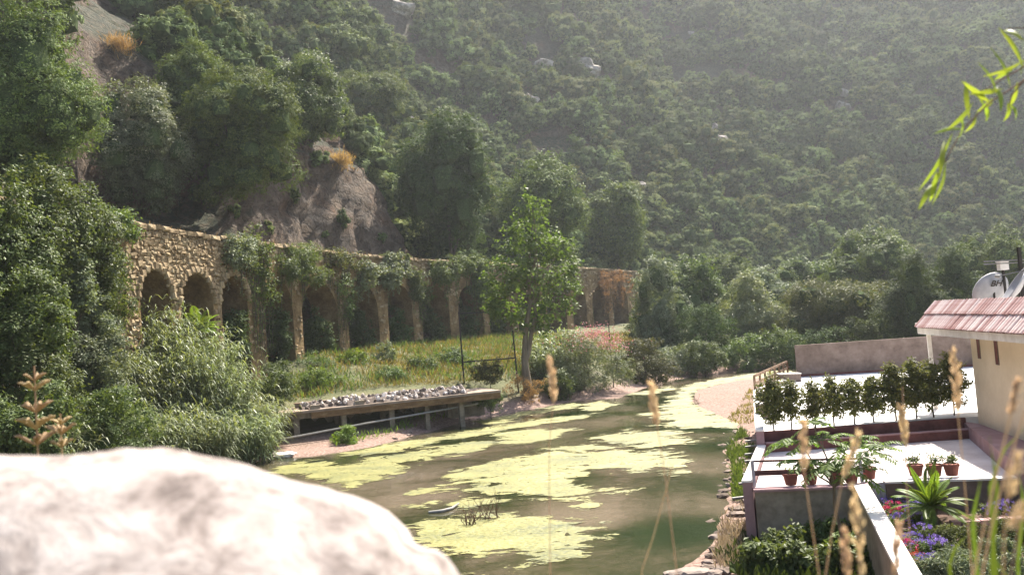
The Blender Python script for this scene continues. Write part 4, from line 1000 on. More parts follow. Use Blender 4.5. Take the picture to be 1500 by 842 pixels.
# ---- grass
def in_px(P, poly): 
    q = proj(P); return sdist(poly, q[:, 0], q[:, 1]) > 0
def grass(name, label, boxes, pxpoly, n, h, w, leaf, seed, zf=None, cat='grass', over=3, zg=None):
    rs = np.random.RandomState(seed); x0, x1, y0, y1 = boxes
    x = rs.uniform(x0, x1, n * over); y = rs.uniform(y0, y1, n * over)
    den = fbm(np.stack([x, y, 0 * x], 1) * .6, seed, 3)
    k = rs.uniform(-.9, .6, len(x)) < den; x = x[k]; y = y[k]
    kk = in_px(np.stack([x, y, 0 * x + zg], 1), pxpoly) if zg is not None else slice(None)
    x = x[kk]; y = y[kk]
    z = ground_z(x, y) if zf is None else zf(x, y)
    P = np.stack([x, y, z], 1); P = P[in_px(P, pxpoly)][:n]
    k = z[:len(P)]; m = len(P); A = rs.normal(size=(m, 3)) * .45 + [0, 0, 1]
    hh = h * rs.uniform(.5, 1.3, m)
    V, F = leaf_geom(rs, P, A, hh, w * rs.uniform(.7, 1.3, m), .08)
    o = P.mean(0); mb = MB(o); mb.add(V, F); ob = mb.build(name, LEAF[leaf], None, False, Vector(o))
    tag(ob, label, cat, kind='stuff'); return ob
grass('meadow_grass', 'dry yellow-green grass on the slope below the arches', (-22, 16, 50, 105), [(370, 600), (385, 548), (450, 525), (560, 508), (700, 492), (830, 480), (880, 470), (960, 500), (900, 520), (820, 540), (760, 560), (700, 562), (560, 568), (440, 585)], 42000, .5, .05, 'grass', 301)
grass('meadow_weeds', 'green weeds scattered through the dry grass below the arches', (-22, 10, 50, 100), [(370, 600), (385, 548), (450, 525), (560, 508), (700, 492), (830, 480), (760, 560), (560, 568)], 9000, .7, .07, 'green', 302)
grass('bank_grass', 'grass and weeds in front of the concrete deck', (-14, 2, 47, 60), [(490, 655), (560, 625), (640, 600), (680, 592), (690, 600), (640, 618), (560, 640)], 5000, .4, .05, 'bright', 303)
grass('bank_grass', 'bright green grass strip along the courtyard wall on the river bank', (4, 14, 20, 60), [(1064, 650), (1085, 622), (1103, 640), (1103, 735), (1076, 735), (1072, 690)], 6000, .30, .05, 'green', 304, over=24, zg=.3)
grass('bank_grass', 'thin green grass at the edge of the sand bar', (8, 24, 40, 75), [(1062, 610), (1080, 600), (1098, 570), (1104, 575), (1103, 620), (1075, 622)], 5000, .22, .04, 'grass', 305, over=12, zg=.2)
grass('bank_weeds', 'dry pale weeds on the stony bank below the courtyard wall', (3, 8, 16, 36), [(1045, 842), (1050, 800), (1062, 745), (1098, 735), (1112, 842)], 4500, .3, .03, 'drypale', 306, over=14, zg=.15)
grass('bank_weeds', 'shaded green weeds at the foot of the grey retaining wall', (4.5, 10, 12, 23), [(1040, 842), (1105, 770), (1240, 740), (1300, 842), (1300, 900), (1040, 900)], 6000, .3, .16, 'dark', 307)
rs = np.random.RandomState(308); n = 9000; uu = rs.uniform(0, aq_u(760), n); of = rs.uniform(.3, 6.5, n) ** 1.0; pq_ = aq(uu)
pq_ = np.array([aq(a_, o_) for a_, o_ in zip(uu, of)]); P = np.c_[pq_, AQ_TOP - .2 + .12 * np.maximum(of - TH, 0)]
P = P[fbm(P * .5, 66, 3) > -.35]; n = len(P); o = P.mean(0)
mb = MB(o); mb.add(*leaf_geom(rs, P, rs.normal(size=(n, 3)) * .45 + [0, 0, 1], .5 * rs.uniform(.4, 1.3, n), .05)); tag(mb.build('ledge_grass', LEAF['dry'], None, False, Vector(o)), 'dry rust-coloured grass along the wall top under the cliff', 'grass', kind='stuff')
for k, (px, py, sz) in enumerate([(300, 292, 1.0), (345, 318, .8), (430, 300, .9), (470, 245, 1.2), (500, 330, .9), (605, 300, 1.3), (625, 345, 1.2), (565, 352, .7), (275, 262, .9), (455, 205, 1.4), (520, 200, 1.3), (400, 335, .6), (590, 250, 1.4), (480, 352, .5), (240, 300, .9)]):
    p = hill_at(px, py); o = link('cliff_shrub', protos[k % 6], None, p - Vector((0, .2, .3 * sz))); o.scale = (sz, sz * .9, sz * 1.1); o.rotation_euler = (0, 0, k * 1.3)
    tag(o, 'small green shrub rooted in the cliff above the aqueduct', 'shrub', 'small shrubs on the cliff')
# dry grass tufts on the cliff
for k, (px, py, r) in enumerate([(555, 218, 2.2), (530, 195, 1.6), (500, 240, 1.2), (575, 225, 1.2), (395, 62, 1.6), (405, 70, 1.2), (185, 75, 1.2), (545, 205, 1.5)]):
    p = hill_at(px, py); rs = np.random.RandomState(350 + k); n = 900
    a = rs.normal(size=(n, 3)) * [.45, .45, .3] * r; base = np.array(p) + a; A = rs.normal(size=(n, 3)) * .5 + [.1, -.5, .8]
    mb = MB(np.array(p)); mb.add(*leaf_geom(rs, base, A, .7 * rs.uniform(.5, 1.3, n), .05))
    tag(mb.build('dry_grass_tuft', LEAF['dry'], None, False, p), 'orange-brown dry grass tuft clinging to the cliff', 'dry grass', 'dry grass tufts on the cliff')
# ------------------------------------------------------------------ concrete deck on the left bank
m_conc = pmat('concrete', [(.3, (.13, .105, .075)), (.5, (.22, .18, .13)), (.7, (.30, .26, .20))], 1.5, .92, .015, 12, fine=(14, .4))
m_rustbeam = pmat('stained_beam', [(.3, (.09, .05, .022)), (.5, (.17, .10, .045)), (.7, (.25, .17, .09))], 1.2, .9, .01, 10, fine=(9, .5), stretch=(1, 1, 3))
m_deck = pmat('deck_screed', [(.3, (.17, .12, .085)), (.5, (.25, .19, .145)), (.7, (.32, .26, .21))], 1.5, .93, .01, 12)
m_pipe = pmat('pale_pipe', [(.3, (.18, .17, .15)), (.7, (.30, .29, .26))], 6, .55)
m_wood = pmat('grey_wood', [(.3, (.11, .09, .07)), (.5, (.19, .16, .13)), (.7, (.27, .24, .2))], 2, .9, .01, 20, stretch=(.3, 3, 3))
m_woodbrown = pmat('brown_wood', [(.3, (.11, .065, .035)), (.5, (.20, .125, .075)), (.7, (.27, .18, .11))], 2, .85, .008, 20)
m_blackmetal = pmat('dark_metal', [(.3, (.012, .011, .010)), (.7, (.04, .032, .026))], 8, .6, metallic=.3)
ZD = 2.04
A = np.array(G(402, 606, ZD)); Bq = np.array(G(733, 571, ZD)); DL = np.linalg.norm(Bq - A); ed = (Bq - A) / DL; en = np.array([-ed[1], ed[0], 0])
dk = empty('concrete_deck', (A[0], A[1], 0), 'long concrete deck on posts along the river bank, carrying a heap of stones', 'deck'); O = np.array(dk.location)
def dp(t, n, z): return A * [1, 1, 0] + ed * DL * t + en * n + np.array([0, 0, z])
mb = MB(O); mb.box(dp(.5, 1.9, ZD - .07), (DL, 3.9, .14), (ed, en, (0, 0, 1))); mb.build('slab', m_deck, dk)
mb = MB(O); mb.box(dp(.575, .12, ZD - .32), (DL * .85, .2, .36), (ed, en, (0, 0, 1))); mb.build('edge_beam', m_rustbeam, dk)
for t, w in ((.09, .34), (.29, .3), (.5, .3), (.66, .26), (.82, .3)):
    zg = gz(*dp(t, .5, 0)[:2]); mb = MB(O)
    top = ZD - .142 if t < .1 else ZD - .5
    if t < .1:
        mb.box(dp(t, .55, ZD - .31), (1.7, .36, .335), (ed, en, (0, 0, 1))); top = ZD - .478
    mb.box(dp(t, .55, (zg - .5 + top) / 2), (w, w, top - zg + .5), (ed, en, (0, 0, 1))); mb.build('post', m_conc, dk)
    mb = MB(O); zg = gz(*dp(t, 3.2, 0)[:2]); mb.box(dp(t, 3.2, ZD - .9), (w, w, 1.5), (ed, en, (0, 0, 1))); mb.build('post', m_conc, dk)
mb = MB(O); mb.tube([D(386, 648, 49.3), D(540, 619, 52), D(700, 591, 56)], .06, 6); mb.build('pipe_rail', m_pipe, dk)
mb = MB(O); mb.box(dp(.5, 3.95, ZD - .95), (DL * 1.02, .2, 1.75), (ed, en, (0, 0, 1))); mb.build('back_wall', m_conc, dk)
# heap of river stones on the deck
m_cob = pmat('river_stone', [(.2, (.10, .075, .06)), (.4, (.26, .215, .185)), (.6, (.42, .36, .32)), (.85, (.55, .49, .45))], 2, .9, 0, island=.9)
import bmesh
def pebble_mesh(seed, sub=1):
    rs = np.random.RandomState(seed); V, F = boulder_geom(rs, (.5, .38, .3), sub, .35, seed); mb = MB(); mb.add(V, F)
    return raw_mesh('stone', np.vstack(mb.V), np.concatenate(mb.L), np.concatenate(mb.S), m_cob, False)
pebs = [pebble_mesh(60 + k) for k in range(5)]
hp0 = dp(.46, 1.05, ZD); heap = empty('stone_heap', hp0, 'long low heap of pale river stones on the concrete deck', 'stones')
rs = np.random.RandomState(8); n = 0
for k in range(290):
    t = rs.uniform(.13, .84); v = rs.uniform(-1, 1); hgt = (.42 if t > .3 else .3) * (1 - abs(v) ** 1.6)
    o = link('stone', pebs[k % 5], heap); p = dp(t, 1.05 + .75 * v + .4 * (t < .3), ZD + hgt * rs.uniform(.55, 1.0) + .04)
    o.location = Vector(p - hp0); s = rs.uniform(.24, .42); o.scale = (s, s, s); o.rotation_euler = tuple(rs.uniform(0, 6, 3))
core = MB(hp0); ts = np.linspace(.12, .85, 24)
Vc = np.array([[dp(t, 1.05 + .8 * c + .4 * (t < .3), ZD + .012 + (.36 if t > .3 else .24) * s) for c, s in ((-1, 0), (-.6, .7), (0, .95), (.6, .7), (1, 0))] for t in ts]).reshape(-1, 3)
i, j = np.meshgrid(np.arange(23), np.arange(4), indexing='ij'); core.add(Vc, np.stack([i * 5 + j, i * 5 + j + 1, (i + 1) * 5 + j + 1, (i + 1) * 5 + j], -1).reshape(-1, 4)); core.build('rubble_core', m_cob, heap)
for lb, t0, t1, nn, z0, w, h, mt in (('long yellowish plank lying behind the stone heap', .10, .84, 2.35, ZD + .2, .3, .06, m_woodbrown), ('weathered grey beam lying at the end of the stone heap', .11, .26, 2.9, ZD + .18, .4, .3, m_wood),
                                   ('weathered grey beam lying behind the middle of the stone heap', .3, .52, 2.9, ZD + .22, .4, .32, m_wood), ('short brown beam stacked behind the stone heap', .52, .66, 2.9, ZD + .26, .35, .4, m_woodbrown)):
    mb = MB(dp(t0, nn, ZD)); mb.box(dp((t0 + t1) / 2, nn, ZD + h / 2 + .004 if w > .3 else z0 + .1), ((t1 - t0) * DL, w, h), (ed, en, (0, 0, 1))); tag(mb.build('wooden_beam', mt, None, False, Vector(dp(t0, nn, ZD))), lb, 'beam')
# two blocks carrying the plank
for lb, t in (('small concrete block holding up the plank near the grey beam', .14), ('small concrete block holding up the far end of the plank', .80)):
    mb = MB(dp(t, 2.35, ZD)); mb.box(dp(t, 2.35, ZD + .135), (.4, .22, .262), (ed, en, (0, 0, 1))); tag(mb.build('concrete_block', m_conc, None, False, Vector(dp(t, 2.35, ZD))), lb, 'block')
for lb, t, n_ in (('pale building block at the end of the stone heap', .17, .35), ('pale building block on the deck edge before the stones', .36, .3)):
    mb = MB(dp(t, n_, ZD)); mb.box(dp(t, n_, ZD + .12), (.55, .25, .23), (ed, en, (0, 0, 1))); tag(mb.build('building_block', m_conc, None, False, Vector(dp(t, n_, ZD))), lb, 'block')
m_lime = pmat('pale_limestone', [(.3, (.34, .29, .25)), (.5, (.50, .45, .40)), (.7, (.62, .57, .52))], 3, .9, .02, 9)
p = G(410, 668, .05); V, F = boulder_geom(rs, (1.0, .5, .22), 3, .25, 4); mb = MB(); mb.add(V, F); tag(mb.build('stone_slab', m_lime, None, False, p), 'flat whitish stone slab at the water edge beside the deck post', 'stone')

# ------------------------------------------------------------------ metal frame, trestle, posts by the oleander
b1 = on_ground(680, 562); b2 = on_ground(760, 577); fr = empty('metal_gantry', b1, 'rusty dark metal frame of posts and bars on the bank', 'frame'); O = np.array(b1)
for bp_, top in ((b1, D(672, 457, b1.y)), (b2, D(751, 484, b2.y))):
    mb = MB(O); mb.bar(np.array(bp_) - (0, 0, .3), top, .11); mb.build('post', m_blackmetal, fr)
mb = MB(O); mb.bar(D(672, 459, b1.y), D(712, 457, b1.y), .09); mb.build('top_bar', m_blackmetal, fr)
mb = MB(O); mb.bar(D(679, 530, b1.y), D(755, 524, b2.y), .10); mb.build('cross_bar', m_blackmetal, fr)
mb = MB(O); mb.bar(D(752, 500, b2.y), D(739, 545, b2.y), .04); mb.build('brace', m_blackmetal, fr)
dt = 79.0
tp = D(909, 522, dt); tr_ = empty('metal_trestle', (tp.x, tp.y, gz(tp.x, tp.y)), 'black metal trestle table between the oleander and the bushes', 'table'); O = np.array(tr_.location)
mb = MB(O); mb.box(np.array(tp), (1.5, .7, .06)); mb.build('table_top', m_blackmetal, tr_)
for dx, dy, sx_ in ((-.55, -.25, .15), (.55, -.25, -.15), (-.55, .25, .15), (.55, .25, -.15)):
    mb = MB(O); mb.bar(np.array(tp) + (dx, dy, -.04), (tp.x + dx + sx_ * 2, tp.y + dy, O[2] - .1), .06); mb.build('leg', m_blackmetal, tr_)
for lb, px, y0, y1, d in (('thin dark post standing behind the oleander flowers', 891, 470, 520, 71), ('thin dark post standing beside the grey canopy', 820, 492, 540, 72)):
    a = D(px, y0, d); mb = MB(); g_ = gz(a.x, a.y); mb.bar((0, 0, -.2), (0, 0, a.z - g_), .07); tag(mb.build('metal_post', m_blackmetal, None, False, Vector((a.x, a.y, g_))), lb, 'post')
m_tarp = pmat('grey_tarp', [(.3, (.11, .10, .10)), (.7, (.19, .175, .17))], 3, .9, .02, 6)
c = D(814, 526, 72.5); cn = empty('garden_canopy', (c.x, c.y, gz(c.x, c.y)), 'round grey cloth canopy beside the slender tree trunk', 'canopy'); O = np.array(cn.location)
mb = MB(O); mb.lathe(np.array(c), [(.02, .42), (.4, .34), (.85, .16), (1.15, -.1), (1.12, -.2)], 14); mb.build('cloth', m_tarp, cn, True)
mb = MB(O); mb.tube([O - (0, 0, .2), np.array(c) + (0, 0, .4)], .04, 6); mb.build('pole', m_blackmetal, cn)
# oleander blossom
m_pink = leafmat('blossom_pink', (.45, .17, .17), (.62, .36, .34), .3, .6, tint=(1, .8, .8), objvar=.05)
rs = np.random.RandomState(17); n = 900; P = []
for k in range(n):
    px = rs.normal(872, 22); py = rs.normal(492, 9) + abs(px - 872) * .25; P.append(D(px, py, 70 + rs.normal() * 1.2))
P = np.array(P); ob = [o for o in bpy.data.objects if o.name.startswith('oleander_bush')][0]
mb = MB(np.array(ob.location)); mb.add(*leaf_geom(rs, P, rs.normal(size=(n, 3)) + [0, 0, .5], .13, .12)); mb.build('blossom', m_pink, ob)

# ------------------------------------------------------------------ driftwood and stones
def twigs(rs, base, n, L, r0, spread=.6, lean=(0, 0, 1)):
    mb = MB(base); base = np.array(base, float)
    for k in range(n):
        d = unit(np.array(lean) + rs.normal(size=3) * spread); d[2] = abs(d[2]); l = L * rs.uniform(.5, 1.1); st = base + np.array([rs.normal() * .25, rs.normal() * .1, 0]) * L
        pts = wiggle(rs, st, st + d * l, 5, .05 * l); mb.tube(pts, np.linspace(r0, r0 * .25, 5), 4, cap=False)
        for q in range(3):
            i = rs.randint(1, 4); e = unit(d + rs.normal(size=3) * .8); e[2] = abs(e[2]); mb.tube(wiggle(rs, pts[i], pts[i] + e * l * .4, 3, .02), [r0 * .5, r0 * .35, r0 * .15], 3, cap=False)
    return mb
m_twig = pmat('dead_wood', [(.3, (.09, .05, .03)), (.7, (.19, .12, .08))], 5, .9)
rs = np.random.RandomState(3)
for lb, px, py, n, L in (('tall tuft of dead brown twigs stranded on the algae', 718, 759, 14, .9), ('low tangle of dead brown twigs stranded on the algae', 688, 768, 14, .6), ('dark driftwood scrap lying on the sand bar', 1022, 592, 9, .7)):
    p = G(px, py, .02); tag(twigs(rs, p, n, L, .014).build('dead_branch', m_twig, None, False, p), lb, 'branch')
p = G(655, 752, .03); mb = MB(p); mb.tube([G(628, 750, .03), G(648, 748, .05), G(662, 744, .05), G(672, 737, .03)], [.05, .06, .05, .03], 6); tag(mb.build('driftwood_stick', m_pipe, None, True, p), 'curved pale driftwood stick floating by the algae', 'driftwood')
m_bankrock = pmat('bank_stone', [(.25, (.09, .065, .05)), (.5, (.17, .13, .105)), (.75, (.26, .21, .18))], 2, .92, .02, 9, island=.5)
brm = []
for k in range(5):
    V, F = boulder_geom(rs, (.5, .4, .25), 2, .4, 40 + k); mb = MB(); mb.add(V, F); brm.append(raw_mesh('stone', np.vstack(mb.V), np.concatenate(mb.L), np.concatenate(mb.S), m_bankrock, False))
for k in range(110):
    if k < 60: px, py = rs.uniform(1040, 1100), rs.uniform(622, 720); px = px if py > 650 else px + 10
    elif k < 95: px, py = rs.uniform(1030, 1095), rs.uniform(720, 842)
    else: px, py = rs.uniform(560, 740), 0; py = np.interp(px, [560, 740], [652, 605]) + rs.uniform(-8, 6)
    g = G(px, py, .05); o = link('bank_stone', brm[k % 5], None, Vector((g.x, g.y, gz(g.x, g.y) + .03))); s = rs.uniform(.12, .5) if k < 95 else rs.uniform(.15, .4); o.scale = (s, s, s * .8); o.rotation_euler = (0, 0, rs.uniform(0, 6))
    tag(o, 'pale stone lying on the stony bank below the courtyard wall' if k < 95 else 'pale stone on the gravel strip before the deck', 'stone', 'stones on the courtyard bank' if k < 95 else 'stones on the gravel strip')
p = G(1010, 846, -.05); V, F = boulder_geom(rs, (.6, .35, .2), 3, .3, 77); mb = MB(); mb.add(V, F); tag(mb.build('bank_boulder', m_bankrock, None, False, p), 'large pinkish flat rock at the water edge below the weeds', 'rock')
# ------------------------------------------------------------------ courtyard on the right bank
Z1 = 1.4; Z2 = 1.95
V2 = lambda p: np.array([p[0], p[1]])
m_pave = pmat('courtyard_paving', [(.3, (.40, .34, .32)), (.5, (.52, .46, .44)), (.7, (.62, .57, .55))], .7, .85, .002, 20, fine=(18, .25))
m_pavew = pmat('white_paving', [(.3, (.60, .58, .55)), (.7, (.74, .72, .70))], .6, .8, fine=(14, .2))
m_plaster = pmat('grey_render', [(.3, (.17, .135, .10)), (.5, (.27, .22, .17)), (.7, (.36, .30, .24))], .9, .95, .008, 14, fine=(5, .5))
m_wallbr = pmat('brown_render', [(.3, (.12, .085, .065)), (.5, (.18, .13, .105)), (.7, (.24, .18, .15))], 1.2, .95, .008, 14, fine=(6, .4))
m_redtrim = pmat('dark_red_trim', [(.3, (.10, .035, .030)), (.7, (.19, .075, .065))], 2, .85, fine=(9, .4))
m_mauve = pmat('mauve_paint', [(.3, (.26, .15, .15)), (.7, (.36, .23, .23))], 2, .8, fine=(9, .3))
m_cream = pmat('white_coping', [(.3, (.58, .53, .48)), (.7, (.74, .70, .66))], 2, .85, .004, 15, fine=(8, .3))
m_tan = pmat('tan_render', [(.3, (.60, .49, .34)), (.5, (.67, .56, .40)), (.7, (.72, .61, .45))], .8, .92, .003, 20, fine=(10, .25))
m_soil = pmat('garden_soil', [(.3, (.05, .03, .02)), (.6, (.10, .06, .045)), (.8, (.17, .11, .09))], 3, .97, .03, 12)
FL = V2(G(1105, 718, Z1)); FR = V2(G(1270, 711, Z1)); DG = V2(G(1345, 842, Z1)); GL = V2(G(1290, 706, Z1)); GR = V2(G(1500, 699, Z1))
PL = V2(G(1112, 632, Z2)); PR = V2(G(1412, 611, Z2)); L1 = V2(G(1112, 575, Z2)); BL = V2(G(1168, 552, Z2)); BR = V2(G(1420, 537, Z2)); C = V2(G(1433, 613, Z2))
GR2 = GL + (GR - GL) * 2.6; BR2 = BL + (BR - BL) * 2.6; CN = V2(G(1500, 637, Z2)); wd = CN - C; wd /= np.linalg.norm(wd); wn_ = np.array([wd[1], -wd[0]])   # wd to the viewer, wn_ ...
if wn_[0] > 0: wn_ = -wn_                # wn_ points to the river
pd = (PR - PL) / np.linalg.norm(PR - PL); pn = np.array([pd[1], -pd[0]]); pn = pn if pn[1] < 0 else -pn     # pn towards the viewer
BED = .85
K0 = PL + pn * BED; K1 = PR + pn * BED
ct = MB(); ct.prism([FL, FR, GL, GR2, K1 + pd * 6, K0], -.6, Z1); tag(ct.build('courtyard_paving', m_pave), kind='structure')
ct = MB(); ct.prism([PL, PR + pd * 10, BR2, BL, L1], -.6, Z2); tag(ct.build('upper_terrace', m_pavew), kind='structure')
# planting step between the two levels
st = empty('planter_step', (*K0, Z1), 'long dark red planting step between the two courtyard levels', 'planter'); O = np.array(st.location)
mb = MB(O); mb.prism([PL + pn * .003, PR + pn * .003, PR + pn * .12, PL + pn * .12], Z1 - .1, Z2 + .004); mb.build('upper_wall', m_redtrim, st)
mb = MB(O); mb.prism([K0, K1, K1 - pn * .14, K0 - pn * .14], Z1 - .1, Z1 + .27); mb.build('kerb', m_redtrim, st)
mb = MB(O); mb.prism([K0 - pn * .142, K1 - pn * .142, PR + pn * .122, PL + pn * .122], Z1 - .1, Z1 + .2); mb.build('soil', m_soil, st)
mb = MB(O); mb.prism([K0 + pn * .02, K1 + pn * .02, K1 - pn * .16, K0 - pn * .16], Z1 + .272, Z1 + .31); mb.build('kerb_cap', m_mauve, st)
# retaining walls
def wall_line(name, label, a, b, w, z0, z1, mat, cap=None, capw=.06, caph=.07, cat='wall', side=1, capname='coping'):
    a = np.array(a, float); b = np.array(b, float); d = b - a; L = np.linalg.norm(d); d /= L; n = np.array([-d[1], d[0]]) * side
    r = empty(name, (*a, z0), label, cat); o = np.array(r.location)
    mb = MB(o); mb.prism([a, b, b + n * w, a + n * w], z0, z1); mb.build('wall_face', mat, r)
    if cap: mb = MB(o); mb.prism([a - n * capw - d * .03, b - n * capw + d * .03, b + n * (w + capw) + d * .03, a + n * (w + capw) - d * .03], z1 + .002, z1 + .002 + caph); mb.build(capname, cap, r)
    return r
fw = wall_line('retaining_wall', 'weathered grey retaining wall under the flower pots, facing the river bend', FL - np.array([0, .003]), FR + np.array([0, -.003]), .25, -.6, Z1 + .004, m_plaster, m_mauve, side=-1, caph=.06)
dgv = (DG - FR) / np.linalg.norm(DG - FR)
dw = wall_line('garden_wall', 'long garden wall with a bright white top running towards the viewer', FR + dgv * .32 + np.array([-.02, 0]), FR + dgv * 15, .28, -.6, Z1 + .02, m_plaster, m_cream, side=-1, capw=.03)
gw = wall_line('garden_retaining_wall', 'brown wall between the flower bed and the courtyard pots', GL + np.array([.1, -.005]), GR2, .22, -.2, Z1 + .005, m_wallbr, m_cream, side=-1, caph=.05)
lw = wall_line('river_parapet', 'low mauve parapet with white coping along the lower courtyard', FL + np.array([-.26, .1]), K0 + np.array([-.26, 0]), .24, -.6, Z1 + .2, m_mauve, m_cream, side=-1, caph=.05, capw=.01)
lw2 = wall_line('river_parapet', 'mauve parapet with white coping along the upper terrace', K0 + np.array([-.26, .05]), L1 + np.array([-.26, 0]), .24, -.6, Z2 + .12, m_mauve, m_cream, side=-1, caph=.05, capw=.01)
lw3 = wall_line('river_parapet', 'mauve parapet carrying the brown wooden fence', L1 + np.array([-.26, .05]), BL + np.array([-.2, -.05]), .24, -.6, Z2 + .1, m_mauve, m_cream, side=-1, caph=.05, capw=.01)
for r_, ts in ((lw, (.25, .6, .85)), (lw2, (.1, .2, .32, .42))):
    for t in ts:
        a = (FL if r_ is lw else K0) + np.array([-.26, .1]); b_ = (K0 if r_ is lw else L1) + np.array([-.26, 0]); q = a + (b_ - a) * t; o = np.array(r_.location)
        mb = MB(o); mb.tube([(q[0] + .1, q[1], .95), (q[0] - .45, q[1], .93)], .04, 8); mb.build('drain_pipe', m_pipe, r_)
bw = wall_line('courtyard_wall', 'plain brown-grey rendered wall closing the far side of the courtyard', BL, BR2, .25, 0, Z2 + 1.72, m_wallbr, None, side=1)
mb = MB(np.array(bw.location)); d_ = (BR2 - BL) / np.linalg.norm(BR2 - BL); n_ = np.array([d_[1], -d_[0]]); mb.prism([BL + n_ * .003, BR2 + n_ * .003, BR2 + n_ * .04, BL + n_ * .04], Z2, Z2 + .13); mb.build('skirting', m_redtrim, bw)
# front railing
m_rail = pmat('rail_paint', [(.3, (.07, .028, .025)), (.7, (.13, .055, .05))], 4, .6)
m_railw = pmat('rail_post_paint', [(.3, (.33, .31, .33)), (.7, (.45, .43, .45))], 4, .6)
rl = empty('front_railing', (*FL, Z1), 'dark red railing on top of the grey retaining wall', 'railing'); O = np.array(rl.location)
fd = (FR - FL) / np.linalg.norm(FR - FL); P3_ = lambda p, z: np.array([p[0], p[1], z])
off = np.array([.05, .16])
mb = MB(O); mb.bar(P3_(FL + off, Z1 + .06), P3_(FL + off, Z1 + .72), .07); mb.build('post', m_railw, rl)
mb = MB(O); mb.bar(P3_(FR + off - fd * .1, Z1 + .06), P3_(FR + off - fd * .1, Z1 + .6), .07); mb.build('post', m_railw, rl)
mb = MB(O); mb.bar(P3_(FL + off, Z1 + .7), P3_(FR + off, Z1 + .64), .05); mb.build('top_rail', m_rail, rl)
mb = MB(O); mb.bar(P3_(FL + off, Z1 + .40), P3_(FR + off, Z1 + .36), .04, .13); mb.build('middle_rail', m_rail, rl)
# wooden fence on the far parapet
fc = empty('wooden_fence', (*L1, Z2), 'brown wooden rail fence on the parapet at the far corner of the terrace', 'fence'); O = np.array(fc.location)
fa = L1 + np.array([-.14, .1]); fb = BL + np.array([-.05, 1.5]); nfp = 8
for k in range(nfp):
    q = fa + (fb - fa) * k / (nfp - 1); mb = MB(O); mb.bar(P3_(q, Z2 + .12), P3_(q, Z2 + .8), .09); mb.build('post', m_woodbrown, fc)
for zz in (.42, .78):
    mb = MB(O); mb.bar(P3_(fa, Z2 + zz), P3_(fb, Z2 + zz), .05, .12); mb.build('rail', m_woodbrown, fc)
for k, (px0, px1, py, h) in enumerate(((1113, 1128, 613, .55), (1113, 1128, 591, .5), (1142, 1174, 560, .45))):
    a = V2(G(px0, py, Z2)); b_ = V2(G(px1, py - 1, Z2)); r = empty('terrace_bench', (*a, Z2), ['brown masonry bench with pale top next to the clipped trees', 'brown masonry bench with pale top beside the parapet', 'long brown masonry bench in front of the far courtyard wall'][k], 'bench'); O = np.array(r.location); d_ = np.array([0, 1.0])
    mb = MB(O); mb.prism([a, b_, b_ + d_ * .5, a + d_ * .5], Z2 + .002, Z2 + h - .05); mb.build('base', m_wallbr, r)
    mb = MB(O); mb.prism([a - .03, b_ + [.03, -.03], b_ + d_ * .53, a + d_ * .53], Z2 + h - .048, Z2 + h); mb.build('seat', m_cream, r)
# clipped trees in a row
tx = [(1134, 632, 559), (1160, 631, 562), (1195, 628, 566), (1222, 624, 558), (1252, 622, 556), (1280, 619, 558), (1313, 617, 541), (1343, 614, 536), (1368, 612, 537), (1398, 609, 529)]
tl_ = ['clipped tree at the parapet end of the row on the terrace edge', 'clipped tree second from the parapet in the terrace row', 'slim clipped tree third from the parapet in the terrace row', 'clipped tree fourth from the parapet in the terrace row', 'clipped tree fifth from the parapet in the terrace row', 'short clipped tree sixth from the parapet in the terrace row',
       'tall dense clipped tree fourth from the tan building in the terrace row', 'tall dense clipped tree third from the tan building in the terrace row', 'dense clipped tree second from the tan building in the terrace row', 'dense dark clipped tree next to the tan building']
m_clip = leafmat('leaf_clipped', (.060, .080, .020), (.165, .175, .048), .35, .5, objvar=.15)
for k, (px, yb, yt) in enumerate(tx):
    t_ = np.clip((px - 1112) / 300, 0, 1); q = PL + (PR - PL) * t_; q = V2(G(px, yb - 1, Z2)); dd = q[1]; base = (q[0], q[1], Z2 + .002); hh = (yb - yt) * dd / 1300; w = 23 * dd / 1300 * (1.15 if k > 5 else 1)
    rs = np.random.RandomState(1200 + k); lob = [(q[0] + rs.normal() * .04, q[1] + rs.normal() * .04, Z2 + hh * z, w * s, w * s, hh * .2) for z, s in ((.34, .7), (.48, 1.0), (.66, 1.0), (.82, .8), (.94, .45))]
    root = empty('clipped_tree', base, tl_[k], 'tree', 'clipped trees along the terrace edge'); O = np.array(base)
    mb = MB(O); mb.tube(wiggle(rs, O, O + (0, 0, hh * .75), 6, .012), np.linspace(.028, .012, 6), 6)
    for zz in (.35, .5, .6, .7): mb.tube(wiggle(rs, O + (0, 0, hh * zz), O + np.array([rs.normal() * w * .6, rs.normal() * w * .6, hh * (zz + .12)]), 3, .01), [.012, .009, .004], 4)
    mb.build('trunk', m_bark, root, True)
    dens = (4200 if k in (0, 6, 7, 8, 9) else 2600)
    mb = MB(O); mb.add(*crown_geom(rs, lob, dens, .07, .095, .055, 14, .2, -1, (.2, 1.08))); mb.build('crown', m_clip, root)
